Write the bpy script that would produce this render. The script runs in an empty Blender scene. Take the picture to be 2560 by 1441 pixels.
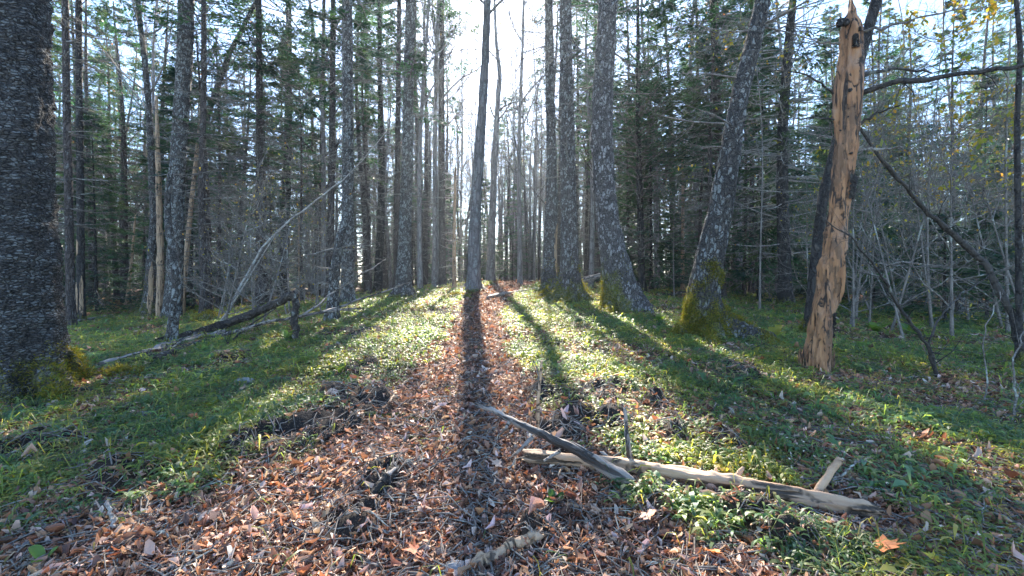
import bpy, math, random
import numpy as np
from mathutils import Vector

random.seed(7)
RNG = np.random.default_rng(11)
SC = bpy.context.scene
COL = SC.collection
R = math.radians

# ------------------------------------------------------------------ camera, sky, sun, exposure
EYE, FPX, CX, CY, HOR = 1.25, 1100.0, 1280.0, 720.5, 695.0
PITCH = math.atan((CY - HOR) / FPX)
cam_d = bpy.data.cameras.new('camera')
cam = bpy.data.objects.new('camera', cam_d)
COL.objects.link(cam)
cam.location = (0, 0, EYE)
cam.rotation_euler = (R(90) - PITCH, 0, 0)
cam_d.sensor_width = 36.0
cam_d.lens = 36.0 * FPX / 2560.0
cam_d.clip_start, cam_d.clip_end = 0.05, 1500.0
SC.camera = cam

SUN_EL, SUN_AZ = R(32.5), R(-3.4)          # azimuth from +Y, positive to the right
w = bpy.data.worlds.new('World')
SC.world = w
w.use_nodes = True
nt = w.node_tree
bg = nt.nodes['Background']
sky = nt.nodes.new('ShaderNodeTexSky')
sky.sky_type = 'NISHITA'
sky.sun_disc = False
sky.sun_elevation = SUN_EL
sky.sun_rotation = SUN_AZ
sky.air_density = 1.0
sky.dust_density = 0.4
sky.ozone_density = 4.5
nt.links.new(sky.outputs[0], bg.inputs[0])
bg.inputs[1].default_value = 0.085
sun_d = bpy.data.lights.new('sun', 'SUN')
sun_d.energy = 5.0
sun_d.angle = R(0.5)
sun_d.color = (1.0, 0.90, 0.78)
sun = bpy.data.objects.new('sun', sun_d)
COL.objects.link(sun)
SUN_DIR = Vector((math.sin(SUN_AZ) * math.cos(SUN_EL), math.cos(SUN_AZ) * math.cos(SUN_EL), math.sin(SUN_EL)))
sun.rotation_euler = SUN_DIR.to_track_quat('Z', 'Y').to_euler()
vs = SC.view_settings
vs.view_transform = 'Standard'
vs.look = 'None'
vs.exposure = 2.8
vs.gamma = 1.0
SC.cycles.use_denoising = True
SC.cycles.max_bounces = 6
SC.cycles.diffuse_bounces = 3
SC.cycles.transmission_bounces = 3
SC.cycles.glossy_bounces = 2
SC.cycles.volume_bounces = 0
SC.cycles.sample_clamp_indirect = 6.0

# ------------------------------------------------------------------ noise and ground height
_PERM = np.random.default_rng(3).random((4096,)).astype(np.float64)


def _h(ix, iy, iz):
    return _PERM[(ix * 374761 + iy * 668265 + iz * 1274126) & 4095]


def noise3(p, s=1.0):
    """value noise 0..1 of points p (n,3)"""
    q = np.asarray(p, float) * s + 1000.0
    i = np.floor(q).astype(np.int64)
    f = q - i
    f = f * f * (3 - 2 * f)
    o = 0
    for dx in (0, 1):
        wx = f[..., 0] if dx else 1 - f[..., 0]
        for dy in (0, 1):
            wy = f[..., 1] if dy else 1 - f[..., 1]
            for dz in (0, 1):
                wz = f[..., 2] if dz else 1 - f[..., 2]
                o = o + wx * wy * wz * _h(i[..., 0] + dx, i[..., 1] + dy, i[..., 2] + dz)
    return o


def noise2(x, y, s=1.0, k=0.0):
    x = np.asarray(x, float)
    y = np.asarray(y, float)
    return noise3(np.stack([x, y, np.full_like(x, k)], -1), s)


def sm(a, b, x):
    t = np.clip((np.asarray(x, float) - a) / (b - a), 0, 1)
    return t * t * (3 - 2 * t)


_PY = [-40, 0, 3, 5, 8, 10, 14, 20, 32, 45, 70, 120, 260, 400]
_PZ = [-1.5, 0, .22, .36, .55, .65, .85, .99, 1.08, 1.0, 0.3, -3, -12, -22]


def gbase(x, y):
    x = np.asarray(x, float)
    y = np.asarray(y, float)
    f = np.where(x < 0, np.exp(-(np.minimum(x + .5, 0) / 7.0) ** 2), np.exp(-(x / 12.0) ** 2))
    f = f + (1 - f) * sm(16, 50, y) * .72
    return np.interp(y, _PY, _PZ) * f


def ray(px, py):
    dx = (px - CX) / FPX
    dz = -(py - CY) / FPX
    return np.array([dx, math.cos(PITCH) + dz * math.sin(PITCH), dz * math.cos(PITCH) - math.sin(PITCH)])


def at(px, py, Y):
    d = ray(px, py)
    return np.array([0, 0, EYE]) + d * (Y / d[1])


_SOIL = []


def soil_mask(x, y):
    o = np.zeros(np.shape(x))
    for (sx, sy, r) in _SOIL:
        d = np.hypot(np.asarray(x) - sx, (np.asarray(y) - sy) * .8) / (r * .9)
        o = np.maximum(o, 1 - sm(.35, 1.3, d + (noise2(x, y, 7) - .5) * .9 + (noise2(x, y, 19) - .5) * .4))
    return o


def gz(x, y):
    """ground height with small bumps"""
    x = np.asarray(x, float)
    y = np.asarray(y, float)
    z = gbase(x, y)
    z = z + (noise2(x, y, .55, 1) - .5) * .10 + (noise2(x, y, 1.7, 2) - .5) * .06
    near = np.exp(-np.maximum(y - 3, 0) / 8)
    z = z + near * (noise2(x, y, 6.0, 3) - .5) * .035
    s = soil_mask(x, y)
    z = z + s * (.05 + (noise2(x, y, 13, 5) - .45) * .11 + (noise2(x, y, 27, 6) - .5) * .05) * np.exp(-np.maximum(y - 5, 0) / 20)
    pd = np.abs(x - path_c(y)) / path_w(y)
    return z - .04 * (1 - sm(.5, 1.3, pd))


def path_c(y):
    return np.interp(y, [0, 1.5, 2, 3, 5.3, 8, 12, 20, 30, 45], [-.5, -.5, -.5, -.45, -.45, -.62, -.6, .15, .9, 2.0])


def path_w(y):
    return np.interp(y, [0, 1.3, 1.7, 2.1, 3, 4, 5.5, 8, 12, 20, 40], [2.6, 2.1, 1.5, 1.05, .8, .52, .40, .44, .55, .9, 1.6])


def gpt(px, py):
    """where the ray through a pixel of the photograph meets the ground"""
    d = ray(px, py)
    ys = np.concatenate([np.arange(.9, 20, .01), np.arange(20, 70, .05)])
    p = np.array([0, 0, EYE])[None] + d[None] * (ys / d[1])[:, None]
    k = np.argmax(p[:, 2] <= gz(p[:, 0], p[:, 1]))
    if p[k, 2] > gz(p[k, 0], p[k, 1]) + .05:
        k = 2400
    return p[k]


_soil_px = [(1495, 990, .32), (1445, 1030, .28), (1350, 985, .2), (1400, 1085, .24), (1530, 1060, .2), (875, 835, .42), (930, 832, .25), (905, 925, .25), (870, 985, .3),
            (800, 1055, .28), (730, 1085, .25), (930, 1010, .22), (860, 1040, .2), (960, 1190, .14), (1680, 1085, .15), (1800, 1105, .13),
            (880, 1315, .12), (1930, 1335, .16), (1880, 1300, .12), (1100, 785, .4), (560, 905, .25), (300, 1200, .2), (40, 1140, .3), (1340, 1330, .1),
            (1640, 1250, .1), (1860, 935, .3), (650, 1100, .2), (1640, 1010, .12)]
_tmp = [(gpt(a, b)[0], gpt(a, b)[1], r) for a, b, r in _soil_px]
_SOIL = _tmp


# ------------------------------------------------------------------ mesh builder
def nrm(v):
    return v / np.maximum(np.linalg.norm(v, axis=-1, keepdims=True), 1e-9)


class MB:
    def __init__(s):
        s.v, s.f, s.c, s.n = [], [], [], 0

    def add(s, v, f, c=None):
        v = np.asarray(v, float).reshape(-1, 3)
        s.v.append(v)
        s.f.append(np.asarray(f, np.int64).reshape(-1, 4) + s.n)
        if c is None:
            c = np.full((len(v), 3), .5)
        s.c.append(np.broadcast_to(np.asarray(c, float), (len(v), 3)))
        s.n += len(v)

    def tubes(s, P, Rr, sides=5, cap=False, c=None):
        P = np.asarray(P, float)
        Rr = np.asarray(Rr, float)
        if P.ndim == 2:
            P, Rr = P[None], Rr[None]
        n, K = P.shape[:2]
        if n == 0:
            return
        T = nrm(np.gradient(P, axis=1))
        m = nrm(P[:, -1] - P[:, 0])
        ref = np.where(np.abs(m[:, 2:3]) > .8, np.array([[1., 0, 0]]), np.array([[0, 0, 1.]]))[:, None]
        U = nrm(np.cross(T, np.broadcast_to(ref, T.shape)))
        V = np.cross(T, U)
        a = np.arange(sides) * 2 * math.pi / sides
        X = P[:, :, None] + Rr[:, :, None, None] * (U[:, :, None] * np.cos(a)[None, None, :, None] + V[:, :, None] * np.sin(a)[None, None, :, None])
        b = (np.arange(n) * K * sides)[:, None, None] + (np.arange(K - 1) * sides)[None, :, None] + np.arange(sides)[None, None]
        e = (np.arange(n) * K * sides)[:, None, None] + (np.arange(K - 1) * sides)[None, :, None] + ((np.arange(sides) + 1) % sides)[None, None]
        F = np.stack([b, e, e + sides, b + sides], -1).reshape(-1, 4)
        if c is not None:
            c = np.repeat(np.asarray(c, float).reshape(n, 1, 3), K * sides, 1).reshape(-1, 3)
        s.add(X, F, c)
        if cap:
            for k in range(n):
                for end in (0, K - 1):
                    ring = X[k, end]
                    cen = ring.mean(0)
                    vv = np.vstack([ring, cen[None]])
                    ff = [[i, (i + 1) % sides, sides, sides] for i in range(sides)]
                    s.add(vv, ff)

    def grid(s, X, closed=False, c=None):
        X = np.asarray(X, float)
        a, b = X.shape[:2]
        i = np.arange(a - 1)[:, None]
        j = np.arange(b if closed else b - 1)[None]
        q = (j + 1) % b
        F = np.stack([i * b + j, i * b + q, (i + 1) * b + q, (i + 1) * b + j], -1).reshape(-1, 4)
        s.add(X, F, None if c is None else np.asarray(c).reshape(-1, 3))

    def blades(s, B, D, N, L, W, c=None, bend=0.0):
        """diamond leaves: base B, direction D, face normal N"""
        D = nrm(D)
        S = nrm(np.cross(D, N))
        N = np.cross(S, D)
        L = np.asarray(L)[:, None]
        W = np.asarray(W)[:, None]
        mid = B + D * L * .5
        tip = B + D * L - N * L * bend
        V = np.stack([B, mid + S * W * .5, tip, mid - S * W * .5], 1)
        n = len(B)
        F = np.arange(n * 4).reshape(n, 4)
        s.add(V, F, None if c is None else np.repeat(c, 4, 0))

    def build(s, name, mat, parent=None, smooth=True, loc=None):
        v = np.concatenate(s.v) if s.v else np.zeros((0, 3))
        f = np.concatenate(s.f) if s.f else np.zeros((0, 4), np.int64)
        c = np.concatenate(s.c) if s.c else np.zeros((0, 3))
        tri = f[:, 2] == f[:, 3]
        me = bpy.data.meshes.new(name)
        me.vertices.add(len(v))
        me.vertices.foreach_set('co', v.astype(np.float32).ravel())
        tot = np.where(tri, 3, 4)
        st = np.concatenate([[0], np.cumsum(tot)[:-1]]) if len(f) else np.zeros(0)
        keep = np.ones(f.shape, bool)
        keep[tri, 3] = False
        lp = f[keep]
        me.loops.add(len(lp))
        me.loops.foreach_set('vertex_index', lp.astype(np.int32))
        me.polygons.add(len(f))
        me.polygons.foreach_set('loop_start', st.astype(np.int32))
        at_ = me.color_attributes.new('Col', 'FLOAT_COLOR', 'POINT')
        at_.data.foreach_set('color', np.concatenate([c, np.ones((len(c), 1))], 1).astype(np.float32).ravel())
        me.update(calc_edges=True)
        if smooth:
            me.polygons.foreach_set('use_smooth', np.ones(len(f), bool))
        me.materials.append(mat)
        o = bpy.data.objects.new(name, me)
        COL.objects.link(o)
        if parent is not None:
            o.parent = parent
        if loc is not None:
            o.location = loc
        return o


def tag(o, label=None, cat=None, group=None, kind=None):
    if label:
        o['label'] = label
    if cat:
        o['category'] = cat
    if group:
        o['group'] = group
    if kind:
        o['kind'] = kind
    return o


def empty(name, loc, label, cat, group=None, rz=0.0):
    o = bpy.data.objects.new(name, None)
    COL.objects.link(o)
    o.empty_display_size = .2
    o.location = loc
    o.rotation_euler = (0, 0, rz)
    return tag(o, label, cat, group)


def copy_tree(o, parent=None):
    c = o.copy()
    COL.objects.link(c)
    c.parent = parent
    for ch in list(o.children):
        copy_tree(ch, c)
    return c


# ------------------------------------------------------------------ materials
def newmat(name):
    m = bpy.data.materials.new(name)
    m.use_nodes = True
    n = m.node_tree
    return m, n, n.nodes['Principled BSDF'], n.nodes['Material Output']


def nd(n, typ, **kw):
    x = n.nodes.new(typ)
    for k, v in kw.items():
        if isinstance(k, str) and k.startswith('i_'):
            x.inputs[k[2:]].default_value = v
        else:
            setattr(x, k, v)
    return x


def mixc(n, fac, a, b):
    x = n.nodes.new('ShaderNodeMix')
    x.data_type = 'RGBA'
    for s, v in ((0, fac), (6, a), (7, b)):
        if hasattr(v, 'links') or hasattr(v, 'is_linked'):
            n.links.new(v, x.inputs[s])
        else:
            x.inputs[s].default_value = (*v, 1) if isinstance(v, tuple) else v
    return x.outputs[2]


def ramp(n, src, a, b, lo=0.0, hi=1.0):
    x = n.nodes.new('ShaderNodeMapRange')
    x.interpolation_type = 'SMOOTHSTEP'
    n.links.new(src, x.inputs[0])
    x.inputs[1].default_value, x.inputs[2].default_value = a, b
    x.inputs[3].default_value, x.inputs[4].default_value = lo, hi
    return x.outputs[0]


def math_(n, op, a, b):
    x = n.nodes.new('ShaderNodeMath')
    x.operation = op
    for i, v in enumerate((a, b)):
        if hasattr(v, 'is_linked'):
            n.links.new(v, x.inputs[i])
        else:
            x.inputs[i].default_value = v
    return x.outputs[0]


def noise_n(n, vec, scale, detail=4, rough=.6):
    x = n.nodes.new('ShaderNodeTexNoise')
    x.inputs['Scale'].default_value = scale
    x.inputs['Detail'].default_value = detail
    x.inputs['Roughness'].default_value = rough
    n.links.new(vec, x.inputs['Vector'])
    return x.outputs[0]


def objvec(n, sc=(1, 1, 1)):
    t = n.nodes.new('ShaderNodeTexCoord')
    m = n.nodes.new('ShaderNodeMapping')
    m.inputs['Scale'].default_value = sc
    n.links.new(t.outputs['Object'], m.inputs[0])
    return m.outputs[0], t


def bark(name, base, dark, lichen, lich=.5, moss=0.0, sx=14.0, zs=.4, bump=.9, mossc=(.11, .115, .016), mdir=None, lz=1.0, ls=15.0):
    m, n, p, out = newmat(name)
    v, t = objvec(n, (1, 1, zs))
    v2, _ = objvec(n, (1, 1, 1))
    wob = noise_n(n, v2, 9, 3)
    vor = nd(n, 'ShaderNodeTexVoronoi', feature='DISTANCE_TO_EDGE')
    vor.inputs['Scale'].default_value = sx
    addv = n.nodes.new('ShaderNodeVectorMath')
    addv.operation = 'MULTIPLY_ADD'
    n.links.new(wob, addv.inputs[0])
    addv.inputs[1].default_value = (.09, .09, .09)
    n.links.new(v, addv.inputs[2])
    n.links.new(addv.outputs[0], vor.inputs['Vector'])
    crack = ramp(n, vor.outputs['Distance'], 0.0, .22)
    fine = noise_n(n, v2, 55, 5, .7)
    v5, _ = objvec(n, (1, 1, lz))
    big = noise_n(n, v5, ls * .55, 6, .75)
    cell = nd(n, 'ShaderNodeTexVoronoi', feature='F1')
    cell.inputs['Scale'].default_value = sx
    n.links.new(addv.outputs[0], cell.inputs['Vector'])
    sc_ = n.nodes.new('ShaderNodeSeparateColor')
    n.links.new(cell.outputs['Color'], sc_.inputs[0])
    plate = mixc(n, sc_.outputs[0], tuple(x * .55 for x in base), tuple(x * 1.45 for x in base))
    c = mixc(n, crack, dark, plate)
    c = mixc(n, ramp(n, fine, .35, .7), c, tuple(x * 1.5 for x in base))
    lf = math_(n, 'MULTIPLY', math_(n, 'MULTIPLY', ramp(n, math_(n, 'ADD', big, math_(n, 'MULTIPLY', math_(n, 'SUBTRACT', sc_.outputs[1], .5), .22)), .66 - lich * .20, .72 - lich * .19), ramp(n, fine, .32, .55)), ramp(n, vor.outputs['Distance'], .03, .14))
    c = mixc(n, lf, c, lichen)
    if moss:
        sep = n.nodes.new('ShaderNodeSeparateXYZ')
        n.links.new(t.outputs['Object'], sep.inputs[0])
        h = math_(n, 'ADD', sep.outputs[2], math_(n, 'MULTIPLY', math_(n, 'SUBTRACT', noise_n(n, v2, 4.5, 5, .65), .5), moss * 3.6))
        h = math_(n, 'ADD', h, math_(n, 'MULTIPLY', math_(n, 'SUBTRACT', noise_n(n, v2, 14, 4, .7), .5), moss * 2.0))
        if mdir:
            h = math_(n, 'ADD', h, math_(n, 'MULTIPLY', sep.outputs[0], mdir))
        mf = math_(n, 'MULTIPLY', ramp(n, h, moss * 1.0, moss * .2), ramp(n, fine, .36, .58))
        mc = mixc(n, ramp(n, fine, .3, .75), tuple(x * .55 for x in mossc), tuple(x * 1.8 for x in mossc))
        c = mixc(n, mf, c, mc)
    n.links.new(c, p.inputs['Base Color'])
    p.inputs['Roughness'].default_value = .85
    p.inputs['Specular IOR Level'].default_value = .25
    hgt = math_(n, 'ADD', math_(n, 'MULTIPLY', crack, .7), math_(n, 'ADD', math_(n, 'MULTIPLY', fine, .5), math_(n, 'MULTIPLY', sc_.outputs[0], .5)))
    b = n.nodes.new('ShaderNodeBump')
    b.inputs['Strength'].default_value = bump
    b.inputs['Distance'].default_value = .035
    n.links.new(hgt, b.inputs['Height'])
    n.links.new(b.outputs[0], p.inputs['Normal'])
    return m


def wood(name, a, b, dark, sc=1.0, grey=0.3, axis=2, lo=.56, hi=.66, patch=None):
    """weathered bare wood with grain along one axis"""
    m, n, p, out = newmat(name)
    s = [22 * sc] * 3
    s[axis] = 1.6 * sc
    v, t = objvec(n, tuple(s))
    v2, _ = objvec(n)
    g = noise_n(n, v, 1.0, 6, .65)
    s2 = [17 * sc] * 3
    s2[axis] = 1.3 * sc
    v3, _ = objvec(n, tuple(s2))
    g2 = noise_n(n, v3, 1.0, 3, .55)
    big = noise_n(n, v2, 4 * sc, 4)
    c = mixc(n, ramp(n, g, .3, .7), a, b)
    c = mixc(n, ramp(n, big, .5, .75, 0, grey * 2), c, (.33, .30, .27))
    c = mixc(n, ramp(n, g2, lo, hi), c, dark)
    s4 = [13 * sc] * 3
    s4[axis] = 1.0 * sc
    v4, _ = objvec(n, tuple(s4))
    ad = n.nodes.new('ShaderNodeVectorMath')
    ad.operation = 'MULTIPLY_ADD'
    n.links.new(big, ad.inputs[0])
    ad.inputs[1].default_value = (1.2, 1.2, 1.2)
    n.links.new(v4, ad.inputs[2])
    vc = nd(n, 'ShaderNodeTexVoronoi', feature='DISTANCE_TO_EDGE')
    vc.inputs['Scale'].default_value = 1.0
    n.links.new(ad.outputs[0], vc.inputs['Vector'])
    ck = math_(n, 'MULTIPLY', ramp(n, vc.outputs['Distance'], .085, .02), ramp(n, noise_n(n, v2, 7 * sc, 3), .42, .55))
    c = mixc(n, ck, c, tuple(x * .7 for x in dark))
    if patch:
        pv_, _ = objvec(n, (7, 7, 2.6))
        pn = noise_n(n, pv_, 1.0, 7, .72)
        c = mixc(n, math_(n, 'MULTIPLY', ramp(n, pn, .50, .56), ramp(n, g, .25, .5)), c, patch)
    n.links.new(c, p.inputs['Base Color'])
    p.inputs['Roughness'].default_value = .75
    bu = n.nodes.new('ShaderNodeBump')
    bu.inputs['Strength'].default_value = .8
    bu.inputs['Distance'].default_value = .012
    n.links.new(math_(n, 'SUBTRACT', g, math_(n, 'ADD', ck, math_(n, 'MULTIPLY', ramp(n, g2, .55, .68), .6))), bu.inputs['Height'])
    n.links.new(bu.outputs[0], p.inputs['Normal'])
    return m


def leafmat(name, trans=.45, rough=.45, tint=(1.5, 1.5, .7), spec=.4):
    """leaves: colour from the per-leaf attribute, light passing through"""
    m, n, p, out = newmat(name)
    a = nd(n, 'ShaderNodeAttribute', attribute_name='Col')
    n.links.new(a.outputs['Color'], p.inputs['Base Color'])
    p.inputs['Roughness'].default_value = rough
    p.inputs['Specular IOR Level'].default_value = spec
    tr = n.nodes.new('ShaderNodeBsdfTranslucent')
    mu = n.nodes.new('ShaderNodeMix')
    mu.data_type = 'RGBA'
    mu.blend_type = 'MULTIPLY'
    mu.inputs[0].default_value = 1
    n.links.new(a.outputs['Color'], mu.inputs[6])
    mu.inputs[7].default_value = (*tint, 1)
    n.links.new(mu.outputs[2], tr.inputs[0])
    mx = n.nodes.new('ShaderNodeMixShader')
    mx.inputs[0].default_value = trans
    n.links.new(p.outputs[0], mx.inputs[1])
    n.links.new(tr.outputs[0], mx.inputs[2])
    n.links.new(mx.outputs[0], out.inputs[0])
    return m


def attrmat(name, rough=.9, bump=0.0):
    m, n, p, out = newmat(name)
    a = nd(n, 'ShaderNodeAttribute', attribute_name='Col')
    v, t = objvec(n)
    f = noise_n(n, v, 40, 6, .7)
    c = mixc(n, ramp(n, f, .3, .7, .0, .55), a.outputs['Color'], (.02, .014, .010))
    n.links.new(c, p.inputs['Base Color'])
    p.inputs['Roughness'].default_value = rough
    if bump:
        b = n.nodes.new('ShaderNodeBump')
        b.inputs['Strength'].default_value = bump
        b.inputs['Distance'].default_value = .03
        n.links.new(f, b.inputs['Height'])
        n.links.new(b.outputs[0], p.inputs['Normal'])
    return m


M = {}
M['bark'] = bark('spruce_bark', (.085, .068, .060), (.016, .014, .013), (.20, .21, .20), .25, sx=18, zs=.3)
M['bark_moss'] = bark('mossy_root_bark', (.09, .08, .073), (.018, .016, .015), (.28, .29, .28), .75, moss=.5, sx=20, zs=.5)
M['bark_lichen'] = bark('lichen_bark', (.085, .077, .07), (.018, .016, .015), (.30, .315, .30), .9, moss=.12, sx=20, zs=.55)
M['bark_big'] = bark('giant_bark', (.070, .065, .060), (.014, .013, .013), (.21, .22, .215), .75, moss=.30, sx=24, zs=2.0, bump=1.0, lz=2.6, ls=11)
M['bark_lean'] = bark('leaning_trunk_bark', (.06, .055, .05), (.014, .013, .013), (.25, .265, .25), .7, moss=.55, sx=20, zs=.5, mdir=1.1)
M['bark_curve'] = bark('curved_trunk_bark', (.095, .085, .078), (.018, .016, .015), (.33, .32, .31), .8, moss=.42, sx=20, zs=.5, mdir=1.5)
M['bark_grey'] = bark('smooth_grey_bark', (.20, .18, .17), (.07, .06, .055), (.32, .33, .31), .6, sx=8, zs=.25, bump=.5)
M['bark_dark'] = bark('dark_bark', (.045, .04, .036), (.014, .012, .012), (.14, .15, .13), .2, moss=.2, sx=12, zs=.4)
M['twig'] = bark('dead_twig', (.17, .15, .13), (.08, .07, .06), (.36, .38, .33), .5, sx=8, bump=.2)
M['twig_pale'] = bark('pale_twig', (.30, .28, .25), (.14, .12, .11), (.45, .46, .42), .5, sx=8, bump=.2)
M['twig_dark'] = bark('dark_twig', (.055, .048, .042), (.02, .018, .016), (.16, .17, .14), .2, sx=8, bump=.3)
M['snag'] = wood('barkless_snag_wood', (.43, .215, .095), (.22, .10, .045), (.04, .024, .015), 1.0, .18, lo=.57, hi=.62, patch=(.17, .09, .045))
M['snag_bark'] = bark('clinging_bark', (.05, .042, .035), (.015, .013, .012), (.12, .11, .09), .2, sx=10)
M['pale_wood'] = wood('pale_split_wood', (.50, .34, .21), (.38, .24, .14), (.10, .065, .04), 1.2, .15)
M['log'] = wood('weathered_log_wood', (.52, .35, .22), (.34, .21, .125), (.08, .055, .035), 1.0, .2, axis=0, lo=.56, hi=.62)
M['log_grey'] = wood('grey_log_wood', (.33, .29, .25), (.17, .14, .12), (.04, .034, .03), 1.1, .5, axis=0, lo=.52, hi=.60)
M['log_dark'] = bark('dark_log_bark', (.06, .05, .042), (.018, .015, .013), (.26, .27, .24), .35, sx=10, zs=1)
M['charred'] = bark('charred_wood', (.03, .027, .025), (.008, .007, .007), (.20, .20, .20), .1, sx=14, zs=1)
M['needle'] = leafmat('spruce_needle', .35, .5, (1.3, 1.5, .7), .3)
M['green'] = leafmat('herb_leaf', .5, .48, (3.2, 2.8, 1.0), .35)
M['litter'] = leafmat('dead_leaf', .18, .6, (1.5, 1.2, .9), .3)
M['spring'] = leafmat('spring_leaf', .55, .5, (1.6, 1.3, .5), .3)
M['moss'] = leafmat('moss_tuft', .3, .8, (1.5, 1.4, .6), .1)
M['ground'] = attrmat('forest_soil', .95, .8)
M['stone'] = bark('grey_stone', (.20, .20, .20), (.12, .12, .12), (.35, .35, .34), .4, sx=6, zs=1, bump=.4)


# ------------------------------------------------------------------ ground
_LINES = []
for (a, b_, r_) in (((1322, 1155), (1760, 1225), .13), ((1760, 1225), (2170, 1305), .17), ((262, 922), (560, 845), .14), ((405, 858), (560, 840), .14), ((1190, 1040), (1300, 1100), .1)):
    p_, q_ = gpt(*a), gpt(*b_)
    _LINES.append((p_[:2], q_[:2], r_))


def line_mask(x, y):
    o = np.ones(np.shape(x))
    for (p_, q_, r_) in _LINES:
        d = q_ - p_
        t = np.clip(((x - p_[0]) * d[0] + (y - p_[1]) * d[1]) / (d @ d), 0, 1)
        dd = np.hypot(x - p_[0] - t * d[0], y - p_[1] - t * d[1])
        o = np.minimum(o, sm(r_ * .6, r_ * 1.2, dd))
    return o


def near_green(x, y):
    """how much green cover grows at a spot, 0..1"""
    d = np.abs(x - path_c(y)) / path_w(y)
    e = d + (noise2(x, y, 2.2, 8) - .5) * .8 + (noise2(x, y, 6, 9) - .5) * .35
    g = sm(.85, 1.45, e)
    g = g * (1 - .92 * soil_mask(x, y))
    pt = sm(.36, .54, noise2(x, y, .95, 12) + .25 * (noise2(x, y, 3, 13) - .5) + .16 * sm(2.5, 5, y))
    g = g * (.25 + .75 * pt)
    fx = np.maximum(np.abs(x) - 9, 0)
    g = g * (.45 + .55 * sm(.36, .52, noise2(x, y, 1.5, 41) * .6 + noise2(x, y, 4.2, 42) * .4))
    return g * (1 - .6 * sm(9, 24, y)) * np.exp(-fx / 9) * line_mask(x, y)


def build_ground():
    ys = np.concatenate([np.linspace(-30, .6, 40), .6 + (np.exp(np.linspace(0, 1, 520) * math.log(320 / .9 + 1)) - 1) * .9])
    ys = ys[ys < 320]
    t = np.linspace(-1, 1, 561)
    t = np.sign(t) * np.abs(t) ** 1.25
    wd = 6 + 1.7 * np.maximum(ys, 0) + 20 * (ys < .6) * sm(.6, -3, ys)
    X = t[None] * wd[:, None]
    Y = np.repeat(ys[:, None], len(t), 1)
    Z = gz(X, Y)
    s = soil_mask(X, Y)[..., None]
    g = near_green(X, Y)[..., None]
    nn = noise2(X, Y, 5, 20)[..., None]
    lit = np.array([.135, .072, .042]) * (.6 + .8 * nn)
    grn = np.array([.05, .052, .022]) * (.6 + .8 * nn)
    c = lit * (1 - g) + grn * g
    c = c * (1 - s) + np.array([.011, .0075, .006]) * s
    b = MB()
    b.grid(np.stack([X, Y, Z], -1), c=c)
    o = b.build('forest_ground', M['ground'])
    tag(o, 'brown forest floor with a worn trail rising to the trees', None, kind='structure')


build_ground()


def scatter(n, y0, y1, k=1.28, pad=1.0, p=1.0):
    u = RNG.random(n)
    y = y0 * (y1 / y0) ** (u ** p)
    x = (RNG.random(n) * 2 - 1) * (k * y + pad)
    return x, y


def pal(cols, n, jit=.25):
    cols = np.array(cols)
    c = cols[RNG.integers(0, len(cols), n)]
    return np.clip(c * (1 + (RNG.random((n, 1)) - .5) * 2 * jit) * (1 + (RNG.random((n, 3)) - .5) * .15), .003, .9)


LITTER = [(.30, .17, .105), (.39, .245, .165), (.19, .095, .055), (.48, .34, .255), (.34, .185, .11), (.10, .055, .04), (.50, .39, .33), (.13, .07, .05), (.30, .13, .07)]


def litter_leaves(x, y, size, cols, lift=0.0, stand=.38):
    """curled dead leaves, a 3 x 3 sheet each"""
    n = len(x)
    z = gz(x, y) + lift + RNG.random(n) * .012
    az = RNG.random(n) * 2 * math.pi
    tilt = RNG.normal(0, stand, n)
    roll = RNG.normal(0, stand, n)
    ca, sa = np.cos(az), np.sin(az)
    D = np.stack([ca * np.cos(tilt), sa * np.cos(tilt), np.sin(tilt)], -1)
    S = np.stack([-sa * np.cos(roll), ca * np.cos(roll), np.sin(roll)], -1)
    N = nrm(np.cross(D, S))
    L = size * RNG.uniform(.6, 1.4, n)
    W = L * np.where(RNG.random(n) < .3, RNG.uniform(.04, .10, n), RNG.uniform(.14, .40, n))
    curl = RNG.normal(.5, .65, n)
    bend = RNG.normal(.0, .55, n)
    B = np.stack([x, y, z + np.abs(np.sin(tilt)) * L * .45 + .004], -1)
    ts = np.array([-.5, 0, .5])
    wp = [np.full(n, .35), RNG.uniform(.85, 1.1, n), RNG.uniform(.1, .4, n)]
    V = np.zeros((n, 3, 3, 3))
    for i, t in enumerate(ts):
        for j, s_ in enumerate((-1, 0, 1)):
            jz = RNG.normal(0, .06, n)
            V[:, i, j] = B + D * (L * t)[:, None] + S * (W * s_ * wp[i] * (1 - .25 * np.abs(curl) * abs(s_)))[:, None] \
                + N * (W * wp[i] * curl * s_ * s_ + L * bend * (t * t * 4) * .5 + L * jz)[:, None]
    q = np.array([[0, 1, 4, 3], [1, 2, 5, 4], [3, 4, 7, 6], [4, 5, 8, 7]])
    F = (np.arange(n) * 9)[:, None, None] + q[None]
    return V.reshape(-1, 3), F.reshape(-1, 4), np.repeat(cols, 9, 0)


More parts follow.
